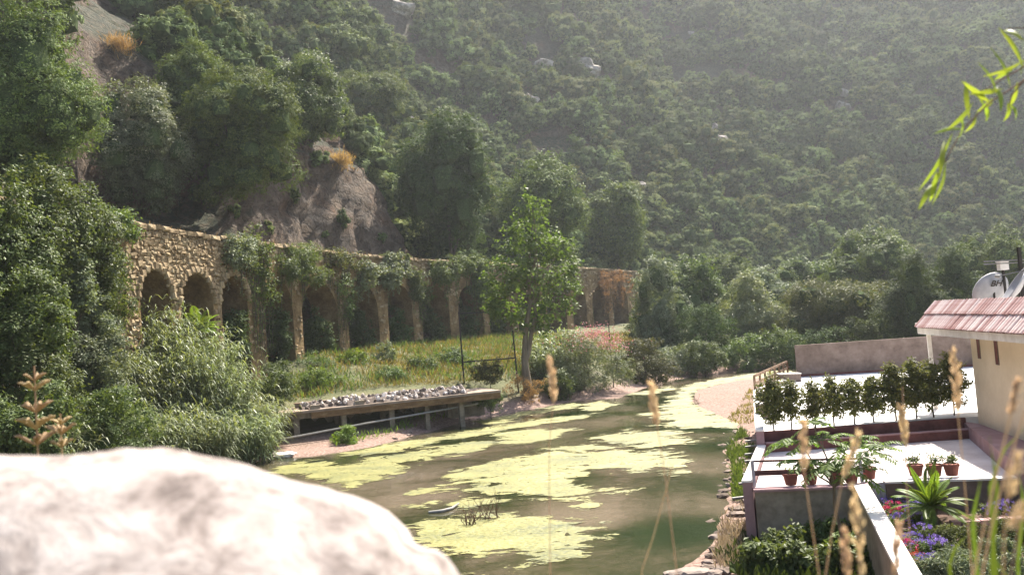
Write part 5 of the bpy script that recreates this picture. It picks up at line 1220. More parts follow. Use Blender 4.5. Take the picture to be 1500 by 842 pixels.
# flower pots
m_terra = pmat('terracotta', [(.3, (.16, .05, .035)), (.7, (.27, .10, .07))], 5, .85)
m_flow = leafmat('blossom_white', (.55, .52, .50), (.75, .72, .70), .3, .6, tint=(1, 1, 1), objvar=.05)
pots = [(1161, 711, 'terracotta pot with a small cactus-like plant on the grey retaining wall', 0), (1190, 710, 'terracotta pot with a leafy green plant on the grey retaining wall', 1), (1228, 709, 'terracotta pot half hidden by the pinnate leaves on the grey retaining wall', 1), (1250, 708, 'terracotta pot in the shade at the end of the grey retaining wall', 1), (1276, 702, 'terracotta pot standing at the corner of the two garden walls', 2),
        (1345, 698, 'white-flowered terracotta pot behind the cycad', 2), (1373, 698, 'white-flowered terracotta pot in the middle of the row of three', 2), (1398, 697, 'white-flowered terracotta pot nearest the shaded paving in the row of three', 2)]
for k, (px, py, lb, kind) in enumerate(pots):
    zb = Z1 + .066 if k < 4 else (Z1 + .07)
    g = G(px, py, zb); rs = np.random.RandomState(1300 + k); root = empty('flower_pot', (g.x, g.y + .12, zb), lb, 'flower pot', 'flower pots on the courtyard walls'); O = np.array(root.location); s = g.y / 1300
    R = 11.5 * s; H = 17 * s
    mb = MB(O); mb.lathe(O, [(.001, .002), (R * .68, .002), (R * .92, H * .8), (R, H * .8), (R, H), (R * .88, H), (R * .86, H * .9), (.001, H * .88)], 14); mb.build('pot', m_terra, root, False)
    n = (60, 220, 160)[kind]; lob = [(O[0], O[1], O[2] + H + (.04 if kind == 0 else .11), R * (.6 if kind == 0 else 1.25), R * (.6 if kind == 0 else 1.2), .06 if kind == 0 else .12)]
    mb = MB(O); mb.add(*crown_geom(rs, lob, n, .04, .08, .035, 8, .1, -.8, (.1, 1.1))); mb.build('plant', LEAF['green'], root)
    if kind == 2:
        n = 70; a = unit(rs.normal(size=(n, 3)) + [0, 0, .6]) * np.array([R * 1.3, R * 1.2, .15]) + O + np.array([0, 0, H + .14]); mb = MB(O); mb.add(*leaf_geom(rs, a, rs.normal(size=(n, 3)), .035, .035)); tag(mb.build('flowers', m_flow, root), kind='stuff')

# ------------------------------------------------------------------ building
bd = empty('building', (*C, Z1), 'tan rendered house with a pink tiled parapet roof beside the courtyard', 'house'); O = np.array(bd.location)
W3 = lambda t, n, z: np.array([*(C + wd * t + wn_ * n), z])    # t towards the viewer, n towards the river
ZE = 4.62
AXB = (np.r_[wd, 0], np.r_[wn_, 0], np.array([0, 0, 1.0]))
mb = MB(O); mb.prism([W3(0, 0, 0)[:2], W3(13, 0, 0)[:2], W3(13, -7, 0)[:2], W3(0, -7, 0)[:2]], -.3, ZE); mb.build('wall', m_tan, bd)
mb = MB(O); mb.prism([W3(-3.3, -2.6, 0)[:2], W3(-.003, -2.6, 0)[:2], W3(-.003, -7, 0)[:2], W3(-3.3, -7, 0)[:2]], 0, ZE); mb.build('rear_wall', m_wallbr, bd)  # brown colour here stands in for the dark shade under the porch
mb = MB(O); mb.box(W3(-1.6, -2.57, Z2 + 1.0), (.9, .06, 2.0), AXB); mb.build('door', m_woodbrown, bd)
for t0, w, h in ((.75, .17, .62), (2.3, .2, .72)):
    mb = MB(O); mb.box(W3(t0, .012, ZE - .12 - h / 2), (w + .06, .03, h + .03), AXB); f_ = mb.build('window', m_wallbr, bd)
    mb = MB(O); mb.box(W3(t0, .022, ZE - .12 - h / 2), (w, .02, h - .03), AXB); mb.build('pane', m_redtrim, bd).parent = f_
mb = MB(O); mb.box(W3(4.9, -3.2, ZE + .08), (16.8, 7.6, .14), AXB); mb.build('roof_slab', m_cream, bd)
mb = MB(O); mb.box(W3(4.9, .62, ZE + .06), (16.9, .08, .22), AXB); mb.build('fascia', m_cream, bd)
pq = W3(-3.1, .42, 0); mb = MB(O); mb.box((pq[0], pq[1], (Z2 + ZE) / 2), (.12, .12, ZE - Z2), AXB); mb.build('porch_post', m_cream, bd)
m_tile = pmat('pink_tile', [(.2, (.30, .15, .13)), (.42, (.40, .25, .23)), (.6, (.48, .35, .33)), (.8, (.58, .49, .47))], 3, .8, .004, 30, fine=(11, .4), island=.5)
m_tiledark = pmat('tile_edge', [(.3, (.13, .05, .04)), (.7, (.22, .09, .075))], 4, .9)
ZT0 = ZE + .17; RISE = .78; RUN = .72
mb = MB(O)
mb.hexa([W3(-3.5, .70, ZT0), W3(13.2, .70, ZT0), W3(13.2, -.05, ZT0), W3(-3.5, -.05, ZT0), W3(-3.5 + .04, -.02, ZT0 + RISE - .05), W3(13.2, -.02, ZT0 + RISE - .05), W3(13.2, -.05, ZT0 + RISE - .05), W3(-3.46, -.05, ZT0 + RISE - .05)])
skirt = mb.build('roof_skirt', m_tiledark, bd)
# one barrel tile mesh shared by both rows
sl_len = math.hypot(RUN, RISE) / 2 + .06
th = np.linspace(0, math.pi, 7); prof = np.c_[np.cos(th) * .11, np.sin(th) * .065]
Vt = []
for e_, s_ in ((0, 1.0), (sl_len, .86)):
    for a_, b_ in prof * s_: Vt.append((a_, e_, b_))
    for a_, b_ in prof * s_ * .8: Vt.append((a_, e_, b_))
Vt = np.array(Vt); Ft = []
for i in range(6): Ft += [[i, i + 1, 14 + i + 1, 14 + i], [7 + i + 1, 7 + i, 14 + 7 + i, 14 + 7 + i + 1], [i, 7 + i, 7 + i + 1, i + 1]]
tile_me = raw_mesh('roof_tile', Vt, np.array(Ft).ravel(), np.arange(len(Ft)) * 4, m_tile, False)
upv = np.r_[-wn_ * RUN, RISE]; upv = upv / np.linalg.norm(upv); alongv = np.r_[wd, 0]; nv = np.cross(alongv, upv); 
if nv[2] < 0: alongv = -alongv; nv = np.cross(alongv, upv)
Mt = Matrix([[alongv[i], upv[i], nv[i]] for i in range(3)]).to_4x4()
rs = np.random.RandomState(5)
for row in (0, 1):
    t = -3.4
    while t < 10:
        p = W3(t, .74 - RUN * .5 * row, ZT0 + .01 + RISE * .5 * row + .045 * row) - O
        o = link('roof_tile', tile_me, skirt); o.matrix_local = Matrix.Translation(Vector(p) + Vector(rs.normal(size=3) * .006)) @ Mt @ Matrix.Rotation(rs.normal() * .02, 4, 'Z'); t += .235
mb = MB(O); mb.bar(W3(-3.5, -.05, ZT0 + RISE + .06), W3(13, -.05, ZT0 + RISE + .06), .16, .07); mb.build('ridge_cap', m_tile, bd)
mb = MB(O); mb.box(W3(-3.55, .6, ZT0 + .1), (.16, .2, .14), AXB); mb.build('corner_ornament', m_cream, bd)
# low walkway beside the house
wk = MB(); wk.prism([V2(G(1410, 617, 1.8)), W3(-.02, .005, 0)[:2], W3(12, .005, 0)[:2], W3(12, 1.9, 0)[:2], V2(G(1468, 664, 1.8))], 0, 1.8); tag(wk.build('house_walkway', m_mauve), kind='structure')
# roof equipment
m_dish = pmat('dish_paint', [(.3, (.26, .26, .27)), (.7, (.36, .36, .37))], 4, .5)
ZR = ZE + .15
def dish(label, pos, dia, az, tilt, text=None):
    root = empty('satellite_dish', (pos[0], pos[1], ZR), label, 'satellite dish', 'satellite dishes on the roof'); O = np.array(root.location)
    R = dia / 2; prof = [(.001, .0)] + [(R * t, .16 * dia * t * t) for t in (.25, .5, .75, 1)] + [(R * 1.02, .16 * dia + .01), (R * 1.02, .16 * dia - .03)] + [(R * t, .16 * dia * t * t - .03) for t in (.75, .5, .25)] + [(.001, -.03)]
    mb = MB(); mb.lathe((0, 0, 0), prof, 28); o = mb.build('reflector', m_dish, root, True)
    Mx = Matrix.Rotation(az, 4, 'Z') @ Matrix.Rotation(tilt, 4, 'X'); loc = Vector((0, 0, pos[2] - ZR))
    o.matrix_local = Matrix.Translation(loc) @ Mx
    mb = MB(); mb.tube([(0, 0, .06), (0, 0, loc.z)], .035, 8); mb.box((0, 0, .03), (.3, .3, .06)); mb.build('mast', m_blackmetal, root)
    mb = MB(); mb.tube([(0, -R * .95, .13 * dia), (0, -.1, dia * .55)], .014, 6); mb.tube([(0, -.1, dia * .52), (0, -.05, dia * .62)], .05, 8); a_ = mb.build('feed_arm', m_pipe, root); a_.matrix_local = Matrix.Translation(loc) @ Mx
    if text:
        cu = bpy.data.curves.new('lettering', 'FONT'); cu.body = text; cu.size = dia * .26; cu.align_x = 'CENTER'; cu.extrude = .003; cu.offset = .006
        to = bpy.data.objects.new('lettering', cu); COL.objects.link(to); dg = bpy.context.evaluated_depsgraph_get(); me = bpy.data.meshes.new_from_object(to.evaluated_get(dg)); bpy.data.objects.remove(to); bpy.data.curves.remove(cu)
        me.materials.clear(); me.materials.append(m_blackmetal); l_ = link('lettering', me, root)
        l_.matrix_local = Matrix.Translation(loc) @ Mx @ Matrix.Translation((0, -R * .38, .16 * dia * .2 - .055)) @ Matrix.Rotation(math.pi + .12, 4, 'X')
    return root
p1 = D(1456, 428, 28.5); dish('grey satellite dish with dark lettering on its back, standing behind the tiles', (p1.x, p1.y, p1.z), 1.2, math.radians(8), math.radians(-62), 'BH')
p2 = D(1493, 425, 26.6); dish('grey satellite dish seen edge-on beside the lettered dish', (p2.x, p2.y, p2.z), 1.25, math.radians(70), math.radians(-55))
mb = MB(); q = D(1496, 400, 27.5); mb.bar((0, 0, .0), (0, 0, D(1494, 362, 27.5).z - ZR), .09); tag(mb.build('roof_pole', m_blackmetal, None, False, Vector((q.x, q.y, ZR))), 'dark pole on the flat roof carrying the white pipes', 'pole')
for lb, y0, y1, d_ in (('upper white pipe running across behind the dishes', 383, 379, 27.46), ('lower white pipe running across behind the dishes', 387, 383, 27.44)):
    a = D(1441, y0, d_ + 1); b_ = D(1530, y1, d_ - .3); mb = MB(a); mb.tube([a, b_], .022, 6); tag(mb.build('white_pipe', m_pipe, None, False, a), lb, 'pipe')
sp_ = D(1500, 366, 29.5); so = empty('roof_panel', (sp_.x + .4, sp_.y, ZR), 'tilted brown panel on legs on the flat roof', 'panel'); O = np.array(so.location)
mb = MB(O); c_ = np.array([sp_.x + .75, sp_.y, sp_.z]); ax_ = (np.array([.55, 0, .83]), np.array([0, 1.0, 0]), np.array([-.83, 0, .55])); mb.box(c_, (2.0, 1.4, .06), ax_); mb.build('panel_face', m_wallbr, so)
for s_ in (-.6, .6):
    mb = MB(O); mb.bar((c_[0] + .4, c_[1] + s_, ZR + .01), (c_[0] + .4, c_[1] + s_, c_[2] + .5), .05); mb.build('leg', m_blackmetal, so)
    mb = MB(O); mb.bar((c_[0] - .5, c_[1] + s_, ZR + .01), (c_[0] - .5, c_[1] + s_, c_[2] - .78), .05); mb.build('leg', m_blackmetal, so)
p3 = D(1474, 389, 28.2); bx = empty('pipe_box', (p3.x, p3.y, ZR), 'pale box with a lid on the pipes above the dishes', 'box'); O = np.array(bx.location)
mb = MB(O); mb.box(np.array(p3) + (0, .2, 0), (.28, .2, .26)); mb.build('case', m_cream, bx)
mb = MB(O); mb.box(np.array(p3) + (0, .2, .15), (.32, .24, .03)); mb.build('lid', m_cream, bx)
mb = MB(O); mb.bar((p3.x, p3.y + .2, ZR + .01), (p3.x, p3.y + .2, p3.z - .13), .06); mb.build('stand', m_blackmetal, bx)

# ------------------------------------------------------------------ garden bed
ZG = .75
gb_poly = [FR + dgv * .4 + np.array([.04, 0]), GL + np.array([.1, -.01]), GR2 + np.array([0, -.01]), GR2 + np.array([-1, -14]), FR + dgv * 15 + np.array([.04, 0])]
xg = np.arange(3, 30, .35); yg = np.arange(7.5, 24, .35); X, Y = np.meshgrid(xg, yg); Zg = ZG + .05 * fbm(np.stack([X, Y, 0 * X], -1) * 1.3, 5, 3); kk = sdist(gb_poly, X, Y) > -.02
i, j = np.meshgrid(np.arange(len(yg) - 1), np.arange(len(xg) - 1), indexing='ij'); nx = len(xg); kq = kk[:-1, :-1] & kk[1:, 1:] & kk[1:, :-1] & kk[:-1, 1:]
F = np.stack([i * nx + j, i * nx + j + 1, (i + 1) * nx + j + 1, (i + 1) * nx + j], -1)[kq]
tag(link('garden_bed', raw_mesh('garden_bed', np.stack([X, Y, Zg], -1).reshape(-1, 3), F.ravel(), np.arange(len(F)) * 4, m_soil, True)), kind='structure')
g = G(1366, 768, ZG); palm('cycad', 'bright green cycad with stiff feathery fronds in the flower bed', (g.x, g.y, ZG - .05), .45, 30, 1.05, 6, LEAF['bright'], tr=.14, pinn=30, up=(-.05, 1.35), leafw=.02, plen=.2)
m_purple = leafmat('blossom_purple', (.20, .12, .42), (.36, .26, .60), .25, .6, tint=(.9, .9, 1.1), objvar=.1)
m_mag = leafmat('blossom_magenta', (.50, .03, .13), (.66, .10, .24), .25, .6, tint=(1, .8, .9), objvar=.1)
m_red = leafmat('blossom_red', (.50, .06, .04), (.62, .16, .10), .25, .6, tint=(1, .8, .8), objvar=.1)
fl = [(1297, 738, 'p'), (1310, 742, 'm'), (1316, 752, 'm'), (1340, 742, 'p'), (1300, 732, 'p'), (1322, 735, 'p'), (1303, 750, 'm'), (1328, 748, 'p'), (1345, 758, 'p'), (1318, 760, 'p'), (1350, 776, 'p'), (1336, 790, 'p'), (1352, 800, 'p'), (1326, 800, 'm'), (1370, 795, 'p'), (1336, 815, 'r'), (1352, 822, 'p'), (1340, 832, 'r'), (1378, 800, 'p'), (1458, 745, 'p'), (1475, 740, 'p'), (1365, 822, 'p')]
cl_n = {'p': 'purple', 'm': 'magenta', 'r': 'red'}
lbm = {'p': 'low purple-flowered plant in the flower bed by the cycad', 'm': 'low magenta-flowered plant against the white-topped garden wall', 'r': 'low red-flowered plant against the white-topped garden wall'}
for k, (px, py, c_) in enumerate(fl):
    g = G(px, py, ZG + .2); rs = np.random.RandomState(1400 + k); zb = ZG - .03; root = empty('flowering_plant', (g.x, g.y, zb), lbm[c_], 'flowers', cl_n[c_] + ' flowering plants in the garden bed'); O = np.array(root.location)
    mb = MB(O); lob = [(O[0] + rs.normal() * .1, O[1] + rs.normal() * .1, zb + .14, .26, .26, .16)] * 2; mb.add(*crown_geom(rs, lob, 420, .06, .075, .03, 10, .1, -.6, (.2, 1.05))); mb.build('leaves', LEAF['green'], root)
    n = 26; a = unit(rs.normal(size=(n, 3)) + [0, -.2, 1.2]) * [.27, .27, .2] + O + [0, 0, .16]; a = np.repeat(a, 9, 0) + rs.normal(size=(n * 9, 3)) * .014
    mb = MB(O); mb.add(*leaf_geom(rs, a, rs.normal(size=(n * 9, 3)) + [0, 0, .6], .034, .026)); tag(mb.build('flowers', {'p': m_purple, 'm': m_mag, 'r': m_red}[c_], root), kind='stuff')
gs = [(1365, 838, 'silver', 'grey-green lavender-like bush behind the red flowers'), (1400, 825, 'silver', 'low grey-green bush in the middle of the garden bed'), (1432, 838, 'silver', 'grey-green bush beneath the dry grass heads'), (1440, 795, 'olive', 'olive-green grassy bush in the garden bed'), (1470, 812, 'silver', 'grey bush beside the pink border stones'), (1495, 835, 'silver', 'pale grey-leaved bush at the edge of the garden'), (1480, 780, 'green', 'green bush behind the pink border stones'), (1400, 790, 'olive', 'reddish olive ground plant next to the cycad')]
for k, (px, py, lf, lb) in enumerate(gs):
    g = G(px, py, ZG + .2); rs = np.random.RandomState(1500 + k); lob = make_lobes(rs, (g.x, g.y, ZG + .22), (.5, .45, .3), 5); tree('garden_bush', lb, 'bush', (g.x, g.y, ZG), lob, LEAF[lf], 2600, .09, .022, .07, .02, 'bushes in the garden bed', 1500 + k, limbs=3, per=10, low=-1)
a = G(1392, 764, ZG + .1); b_ = G(1520, 757, ZG + .1); dv = np.array(b_) - np.array(a); L_ = np.linalg.norm(dv); bo = empty('border_stones', a, 'pink border of flat stones across the garden bed', 'border'); O = np.array(a); nb = 9
for k in range(nb):
    mb = MB(O); q = np.array(a) + dv * (k + .5) / nb; mb.box((q[0], q[1], ZG + .04), (L_ / nb - .03, .22 + .03 * (k % 3), .16), (dv / L_, np.cross([0, 0, 1], dv / L_), (0, 0, 1))); mb.build('border_stone', m_mauve, bo)
# tree with long pinnate leaves in front of the retaining wall
def pinnate(o, rs, mb, tip, n, fl, out):
    for k in range(n):
        az = k * 2.4 + rs.uniform(-.4, .4); el = rs.uniform(-.05, .75); L = fl * rs.uniform(.7, 1.1); t = np.linspace(0, 1, 8)
        dr = np.array([math.cos(az), math.sin(az) * .8, 0]) + out * .7; dr /= np.linalg.norm(dr)
        pts = tip + np.outer(t * L * math.cos(el), dr) + np.outer(t * L * math.sin(el) - .42 * L * t ** 2, [0, 0, 1.0])
        mb.tube(pts, np.linspace(.007, .002, 8), 4, cap=False); m = 12; tp = np.repeat(np.linspace(.2, 1, m), 2); B_ = np.stack([np.interp(tp, t, pts[:, i]) for i in range(3)], 1)
        tan = unit(np.stack([np.interp(tp, t, np.gradient(pts[:, i])) for i in range(3)], 1)); sd = unit(np.cross(tan, [0, 0, 1.0])) * np.tile([1, -1], m)[:, None]
        A_ = unit(sd * .9 + tan * .45 + np.array([0, 0, -.35]) + rs.normal(size=(2 * m, 3)) * .12); nrm = unit(np.cross(sd, tan) * np.tile([1, -1], m)[:, None] + rs.normal(size=(2 * m, 3)) * .25)
        V_, F_ = leaf_geom(rs, B_, A_, .19 * rs.uniform(.8, 1.2, 2 * m), .062, .06, nrm); mb.add(V_, F_)
rs = np.random.RandomState(44); q = D(1222, 700, 19.5); pt = empty('pinnate_tree', (q.x, q.y, gz(q.x, q.y)), 'young tree with long pinnate leaves in front of the grey retaining wall', 'tree'); O = np.array(pt.location)
fk = np.array(D(1222, 712, 19.5)); tr_m = MB(O); tr_m.tube(wiggle(rs, O - (0, 0, .2), fk, 6, .04), np.linspace(.05, .035, 6), 7); cr_m = MB(O)
for px, py, n, fl_ in ((1192, 622, 6, .55), (1168, 648, 7, .75), (1205, 645, 8, .85), (1240, 650, 8, .9), (1268, 662, 8, .9), (1215, 680, 7, .8), (1180, 678, 5, .6), (1250, 690, 5, .7)):
    tip = np.array(D(px, py, 19.5 + rs.normal() * .35)); tr_m.tube(wiggle(rs, fk, tip, 5, .03), np.linspace(.025, .009, 5), 5); pinnate(O, rs, cr_m, tip, n, fl_, unit((tip - fk) * [1, 1, 0] + 1e-6))
tr_m.build('trunk', m_bark_pale, pt, True); cr_m.build('crown', LEAF['plane'], pt)
for k, (px, py) in enumerate([(1150, 815), (1185, 800), (1220, 800), (1250, 825), (1120, 835), (1170, 838), (1215, 838)]):
    p = on_ground(px, py, 10, 30); rs = np.random.RandomState(1600 + k); lob = make_lobes(rs, (p.x, p.y, p.z + .3), (.6, .5, .4), 5); tree('shade_shrub', 'low dark leafy shrub in the shade of the grey retaining wall', 'shrub', p, lob, LEAF['ivy'], 1500, .13, .085, .1, .02, 'shrubs under the grey retaining wall', 1600 + k, limbs=3, per=8, low=-1)
# ------------------------------------------------------------------ foreground edge
m_edge = pmat('edge_stone', [(.3, (.30, .25, .20)), (.5, (.42, .37, .31)), (.7, (.55, .50, .44))], 3, .95, .01, 25)
pw = empty('edge_wall', (-1.0, 1.3, 4.4), 'low rubble wall under the pale boulder', 'wall'); O = np.array(pw.location); rs = np.random.RandomState(2)
for zc in range(3):
    x = -2.6 + .15 * (zc % 2)
    while x < .15:
        w = rs.uniform(.3, .5); V, F = boulder_geom(rs, (w / 2, .45, .16), 2, .12, int(x * 10) + zc * 7); mb = MB(O); mb.add(V + [x + w / 2, 1.3, 4.53 + zc * .28], F); mb.build('stone', m_edge, pw); x += w * .98
m_boulder, nt, b, out = new_mat('boulder_limestone')
tc = N(nt, 'ShaderNodeTexCoord'); co = tc.outputs['Object']
n1 = noise_node(nt, co, 9, 8, .68, .4); n2 = noise_node(nt, co, 34, 6, .7)
r = ramp(nt, [(.34, (.10, .078, .068)), (.42, (.19, .155, .138)), (.50, (.275, .235, .212)), (.60, (.35, .305, .28)), (.75, (.42, .375, .35))])
md_ = N(nt, 'ShaderNodeMath', operation='MULTIPLY_ADD'); md_.inputs[1].default_value = .34; nt.links.new(n2.outputs[0], md_.inputs[0]); s_ = N(nt, 'ShaderNodeMath', operation='SUBTRACT'); s_.inputs[1].default_value = .16; nt.links.new(n1.outputs[0], s_.inputs[0]); nt.links.new(s_.outputs[0], md_.inputs[2])
nt.links.new(md_.outputs[0], r.inputs[0]); nt.links.new(r.outputs[0], b.inputs['Base Color']); b.inputs['Roughness'].default_value = .95
bp = N(nt, 'ShaderNodeBump'); bp.inputs['Distance'].default_value = .012; nt.links.new(n1.outputs[0], bp.inputs['Height']); nt.links.new(bp.outputs[0], b.inputs['Normal'])
dB = 1.25
# cross-section of the top, from its outline, carried back over a real thickness
prof = [(-260, 690), (-120, 664), (0, 655), (110, 650), (230, 653), (330, 668), (410, 694), (470, 712), (530, 724), (568, 752), (590, 790), (640, 812), (668, 850), (690, 930), (700, 1010)]
ys_ = np.linspace(-1, 1, 15); xs_p = np.array([p[0] for p in prof], float); ys_p = np.array([p[1] for p in prof], float)
q = np.linspace(-260, 700, 60); top = np.interp(q, xs_p, ys_p)
Vb = []
for v in ys_:
    for a_, t_ in zip(q, top):
        p = D(a_, t_, dB); drop = .26 * max(0, v) ** 2.2 + .20 * max(0, -v) ** 1.6
        Vb.append((p.x * (1 - .10 * v * v), dB + v * .36, p.z - drop - .004))
Vb = np.array(Vb); Vb[:, 2] += .010 * fbm(Vb * 9, 3, 4) + .014 * fbm(Vb * 4, 5, 3) - .008
nq = len(q); Vl = Vb.copy(); Vl[:, 2] = 5.18
i, j = np.meshgrid(np.arange(14), np.arange(nq - 1), indexing='ij'); Fq = np.stack([i * nq + j, i * nq + j + 1, (i + 1) * nq + j + 1, (i + 1) * nq + j], -1).reshape(-1, 4)
mb = MB((-.7, dB, 5.2)); nb_ = len(Vb); mb.add(np.vstack([Vb, Vl]), np.vstack([Fq, (Fq + nb_)[:, ::-1]]))
ring = [i_ for i_ in range(nq)] + [k * nq + nq - 1 for k in range(1, 15)] + [14 * nq + i_ for i_ in range(nq - 2, -1, -1)] + [k * nq for k in range(13, 0, -1)]
VV = np.vstack([Vb, Vl]); mb.add(VV, [[ring[k], ring[k] + nb_, ring[(k + 1) % len(ring)] + nb_, ring[(k + 1) % len(ring)]] for k in range(len(ring))])
tag(mb.build('boulder', m_boulder, None, True, Vector((-.7, dB, 5.2))), 'big pale sunlit boulder with grey-brown pits, close to the viewer', 'boulder')

# dried flower spikes behind the boulder
m_straw = leafmat('straw', (.34, .24, .12), (.50, .37, .22), .3, .7, tint=(1.1, 1, .7), objvar=.08)
def spike(label, px, ytop, ybot, d, whorls, seed):
    rs = np.random.RandomState(seed); a = D(px, ybot + 60, d); t = D(px - 4, ytop, d); root = empty('dried_flower_spike', (a.x, a.y, 4.36), label, 'dried flower'); O = np.array(root.location)
    k_ = d / 1300
    mb = MB(O); mb.tube(wiggle(rs, O, np.array(t), 6, .004), np.linspace(.0045, .0028, 6), 6); mb.build('stem', m_straw, root, True)
    for yw, wr in whorls:
        c = np.array(D(px - 4 * (ybot - yw) / max(1, ybot - ytop), yw, d)); pod = MB(O)
        for q in range(12):
            az = rs.uniform(0, 6.28); L = wr * k_ * rs.uniform(.55, .9); s = np.array([math.cos(az), math.sin(az), 0])
            pts = np.array([c, c + s * L * .45 + [0, 0, L * .35], c + s * L * .8 + [0, 0, L * .62], c + s * L * 1.05 + [0, 0, L * .62]]); pod.tube(pts, np.array([.05, .10, .115, .04]) * L, 6)
        pod.build('seed_whorl', m_straw, root, True)
    return root
spike('tall dried straw-coloured flower spike behind the boulder', 54, 536, 660, 3.2, [(558, 20), (572, 26), (604, 26), (628, 30), (652, 30)], 1)
spike('short dried straw-coloured flower spike beside the taller one', 92, 606, 668, 3.1, [(622, 20), (636, 24), (655, 24)], 2)

# wild grass stalks
m_seed = leafmat('seed_head', (.46, .36, .24), (.66, .54, .40), .45, .7, tint=(1.1, .95, .7), objvar=.1)
def stalk(label, pts, d, head, hw, seed, sw=.0019, leafy=0):
    rs = np.random.RandomState(seed); P = [np.array(D(x, y, d)) for x, y in pts]; low = P[-1]; foot = np.array([low[0] + (low[0] - P[-2][0]) * .6, d + .05, 4.38])
    root = empty('grass_stalk', foot, label, 'grass', 'dry wild grass stalks in front of the river'); O = np.array(foot); full = np.array(P + [foot]); 
    tt_ = np.r_[0, np.cumsum(np.linalg.norm(np.diff(full, axis=0), axis=1))]; s = np.linspace(0, tt_[-1], 16); S = np.stack([np.interp(s, tt_, full[:, i]) for i in range(3)], 1)
    mb = MB(O); mb.tube(S, np.linspace(sw * .5, sw * .95, 16), 6); mb.build('stem', m_seed, root, True)
    if head:
        h0, h1 = np.array(D(*head[0], d)), np.array(D(*head[1], d)); n = 70; u = rs.uniform(0, 1, n)[:, None]; ax = unit(h0 - h1); c = h1 + (h0 - h1) * u; w = .34 * hw * d / 1300 * np.sin(np.clip(u * 2.8 + .2, 0, math.pi)); off = rs.normal(size=(n, 3)) * w * .45
        mb = MB(O); mb.add(*leaf_geom(rs, c + off, ax + unit(off) * .45, 0.011 * d, .0032 * d)); mb.build('seed_head', m_seed, root)
    return root
stalk('dry grass stalk with an orange seed head leaning over the algae', [(806, 532), (810, 590), (804, 660), (806, 842)], 2.2, ((806, 530), (812, 592)), 9, 1)
stalk('dry grass stalk with a drooping seed head over the open water', [(956, 568), (962, 620), (975, 700), (992, 842)], 2.0, ((955, 566), (963, 625)), 8, 2)
stalk('bare thin grass stalk crossing the drooping one', [(985, 680), (962, 770), (938, 842)], 2.1, None, 0, 3)
stalk('dry grass stalk with a slender seed head in front of the pinnate leaves', [(1177, 624), (1178, 690), (1188, 760), (1200, 842)], 1.7, ((1176, 622), (1179, 694)), 9, 4)
stalk('dry grass stalk leaning the other way in front of the pinnate leaves', [(1254, 640), (1236, 695), (1222, 760), (1208, 842)], 1.7, ((1256, 638), (1236, 700)), 8, 5)
stalk('thick fluffy dry seed head in front of the grey retaining wall', [(1252, 724), (1256, 790), (1262, 870)], 1.35, ((1250, 718), (1264, 850)), 17, 6)
stalk('short dry seed head beside the thick fluffy one', [(1238, 785), (1240, 850), (1240, 900)], 1.4, ((1237, 780), (1242, 850)), 9, 7)
stalk('dry grass stalk in front of the white-topped garden wall', [(1314, 778), (1312, 842), (1310, 900)], 1.5, ((1316, 770), (1311, 845)), 8, 8)
stalk('dry grass stalk rising before the clipped trees', [(1322, 566), (1324, 640), (1330, 740), (1336, 842)], 2.2, ((1321, 600), (1328, 655)), 6, 9)
stalk('tall dry grass stalk crossing the dense clipped tree', [(1398, 520), (1402, 600), (1412, 690), (1424, 842)], 1.8, ((1397, 515), (1405, 606)), 9, 10)
stalk('stout dry stalk leaning across the house wall', [(1488, 575), (1468, 660), (1444, 760), (1420, 860)], 1.3, ((1490, 560), (1478, 610)), 7, 11, .0028)
stalk('stout dry stalk in front of the garden bushes', [(1502, 600), (1476, 680), (1450, 780), (1432, 860)], 1.35, None, 0, 12, .0026)
stalk('fluffy brown seed head hanging over the garden bushes', [(1478, 680), (1476, 720), (1470, 800), (1466, 870)], 1.1, ((1492, 668), (1478, 730)), 18, 13)
stalk('wide fluffy brown seed head beyond the house walkway', [(1500, 735), (1484, 790), (1478, 870)], 1.05, ((1508, 728), (1478, 775)), 18, 14)
# green blades among the stalks
rs = np.random.RandomState(12)
gr = [((1440, 690), (1425, 760), (1432, 842)), ((1450, 640), (1462, 720), (1452, 842)), ((1500, 628), (1470, 660), (1448, 720)), ((1494, 690), (1500, 740), (1490, 842)), ((1432, 770), (1400, 800), (1390, 830)), ((1446, 806), (1462, 825), (1480, 850))]
for k, pts in enumerate(gr):
    d = 1.5 + .1 * k; P = np.array([D(x, y, d) for x, y in pts]); foot = np.array([P[-1][0], d, 4.38]); full = np.vstack([P, foot]); t = np.linspace(0, 1, 14); S = np.stack([np.interp(t, [0, .25, .5, 1], full[:, i]) for i in range(3)], 1)
    w = .010 * np.sin(np.clip(t * 5, 0, 1.57))[:, None]; sd = np.array([1, .15, .1]); mb = MB(foot); V = np.vstack([S - sd * w / 2, S + sd * w / 2 + [0, .003, 0]]); i = np.arange(13); mb.add(V, np.c_[i, i + 1, i + 15, i + 14])
    tag(mb.build('long_grass', LEAF['bright'], None, True, Vector(foot)), 'long green grass blade among the dry stalks by the garden', 'grass', 'green grass blades before the garden')

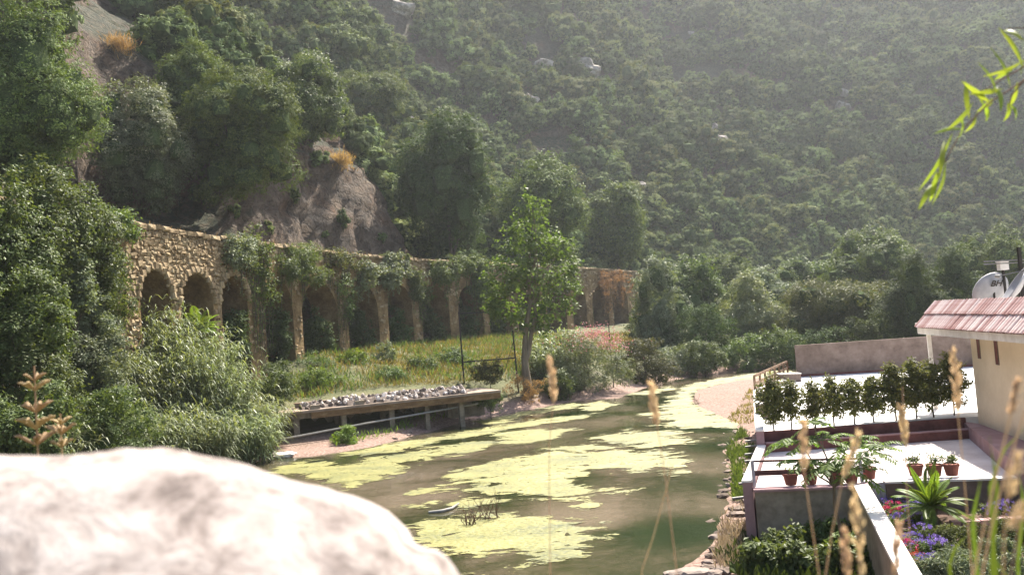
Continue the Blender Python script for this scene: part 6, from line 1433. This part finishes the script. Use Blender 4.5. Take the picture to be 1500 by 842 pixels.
# willow twig hanging in from above
dW = 2.6
wl = empty('willow_branch', D(1640, -60, dW), 'hanging willow twig with narrow yellow-green leaves', 'branch'); O = np.array(wl.location); rs = np.random.RandomState(21)
m_willow = leafmat('leaf_willow', (.13, .19, .03), (.24, .31, .06), .5, .45, tint=(1.3, 1.3, .5), objvar=.05)
paths = [[(1640, -60), (1560, 60), (1500, 118), (1450, 150), (1410, 190), (1385, 235), (1362, 275), (1350, 300)], [(1560, 60), (1505, 95), (1465, 118), (1430, 140)], [(1500, 118), (1482, 140), (1476, 165)], [(1560, 60), (1520, 40), (1475, 42)]]
mb = MB(O)
for p_ in paths: mb.tube([np.array(D(x, y, dW)) for x, y in p_], np.linspace(.0035, .0012, len(p_)), 5)
mb.build('twig', m_twig, wl, True)
lv = [((1410, 190), (1368, 196)), ((1400, 205), (1408, 170)), ((1385, 235), (1365, 300)), ((1383, 205), (1376, 262)), ((1378, 245), (1352, 290)), ((1365, 270), (1345, 308)), ((1372, 250), (1362, 296)), ((1420, 175), (1415, 118)), ((1450, 150), (1408, 118)), ((1440, 155), (1425, 128)), ((1430, 165), (1412, 195)), ((1460, 140), (1432, 92)),
      ((1470, 130), (1418, 138)), ((1480, 128), (1450, 70)), ((1490, 120), (1475, 160)), ((1476, 150), (1470, 178)), ((1478, 152), (1486, 176)), ((1500, 100), (1462, 40)), ((1505, 85), (1440, 112)), ((1500, 60), (1468, 45)), ((1495, 110), (1480, 60)), ((1488, 95), (1456, 118)), ((1460, 128), (1466, 165)), ((1440, 150), (1444, 178)), ((1455, 145), (1430, 165)), ((1510, 110), (1500, 160)), ((1395, 195), (1345, 280)), ((1425, 150), (1385, 192))]
for (a_, b_) in lv:
    A0 = np.array(D(*a_, dW + rs.normal() * .02)); B0 = np.array(D(*b_, dW + rs.normal() * .05)); ax = B0 - A0; L = np.linalg.norm(ax); ax /= L; sd = unit(np.cross(ax, [rs.normal() * .5, 1, rs.normal() * .5])); cv = np.cross(ax, sd)
    t = np.linspace(0, 1, 7)[:, None]; w = .0075 * np.sin(t * math.pi) ** .8; mid = A0 + ax * L * t + cv * .012 * np.sin(t * math.pi); f = MB(O)
    V = np.vstack([mid - sd * w, mid + cv * .002, mid + sd * w]); i = np.arange(6); f.add(V, np.vstack([np.c_[i, i + 1, i + 8, i + 7], np.c_[i + 7, i + 8, i + 15, i + 14]])); f.build('leaf', m_willow, wl, True)

# ------------------------------------------------------------------ air
hz, nt, b, out = new_mat('haze_air'); nt.nodes.remove(b)
pv = N(nt, 'ShaderNodeVolumePrincipled'); pv.inputs['Color'].default_value = (.90, .95, 1.0, 1); pv.inputs['Density'].default_value = HAZE; pv.inputs['Anisotropy'].default_value = .45
nt.links.new(pv.outputs[0], out.inputs['Volume'])
mb = MB(); mb.box((170, 240, HTOP / 2 - 2), (900, 760, HTOP + 4)); tag(mb.build('haze', hz), kind='stuff')
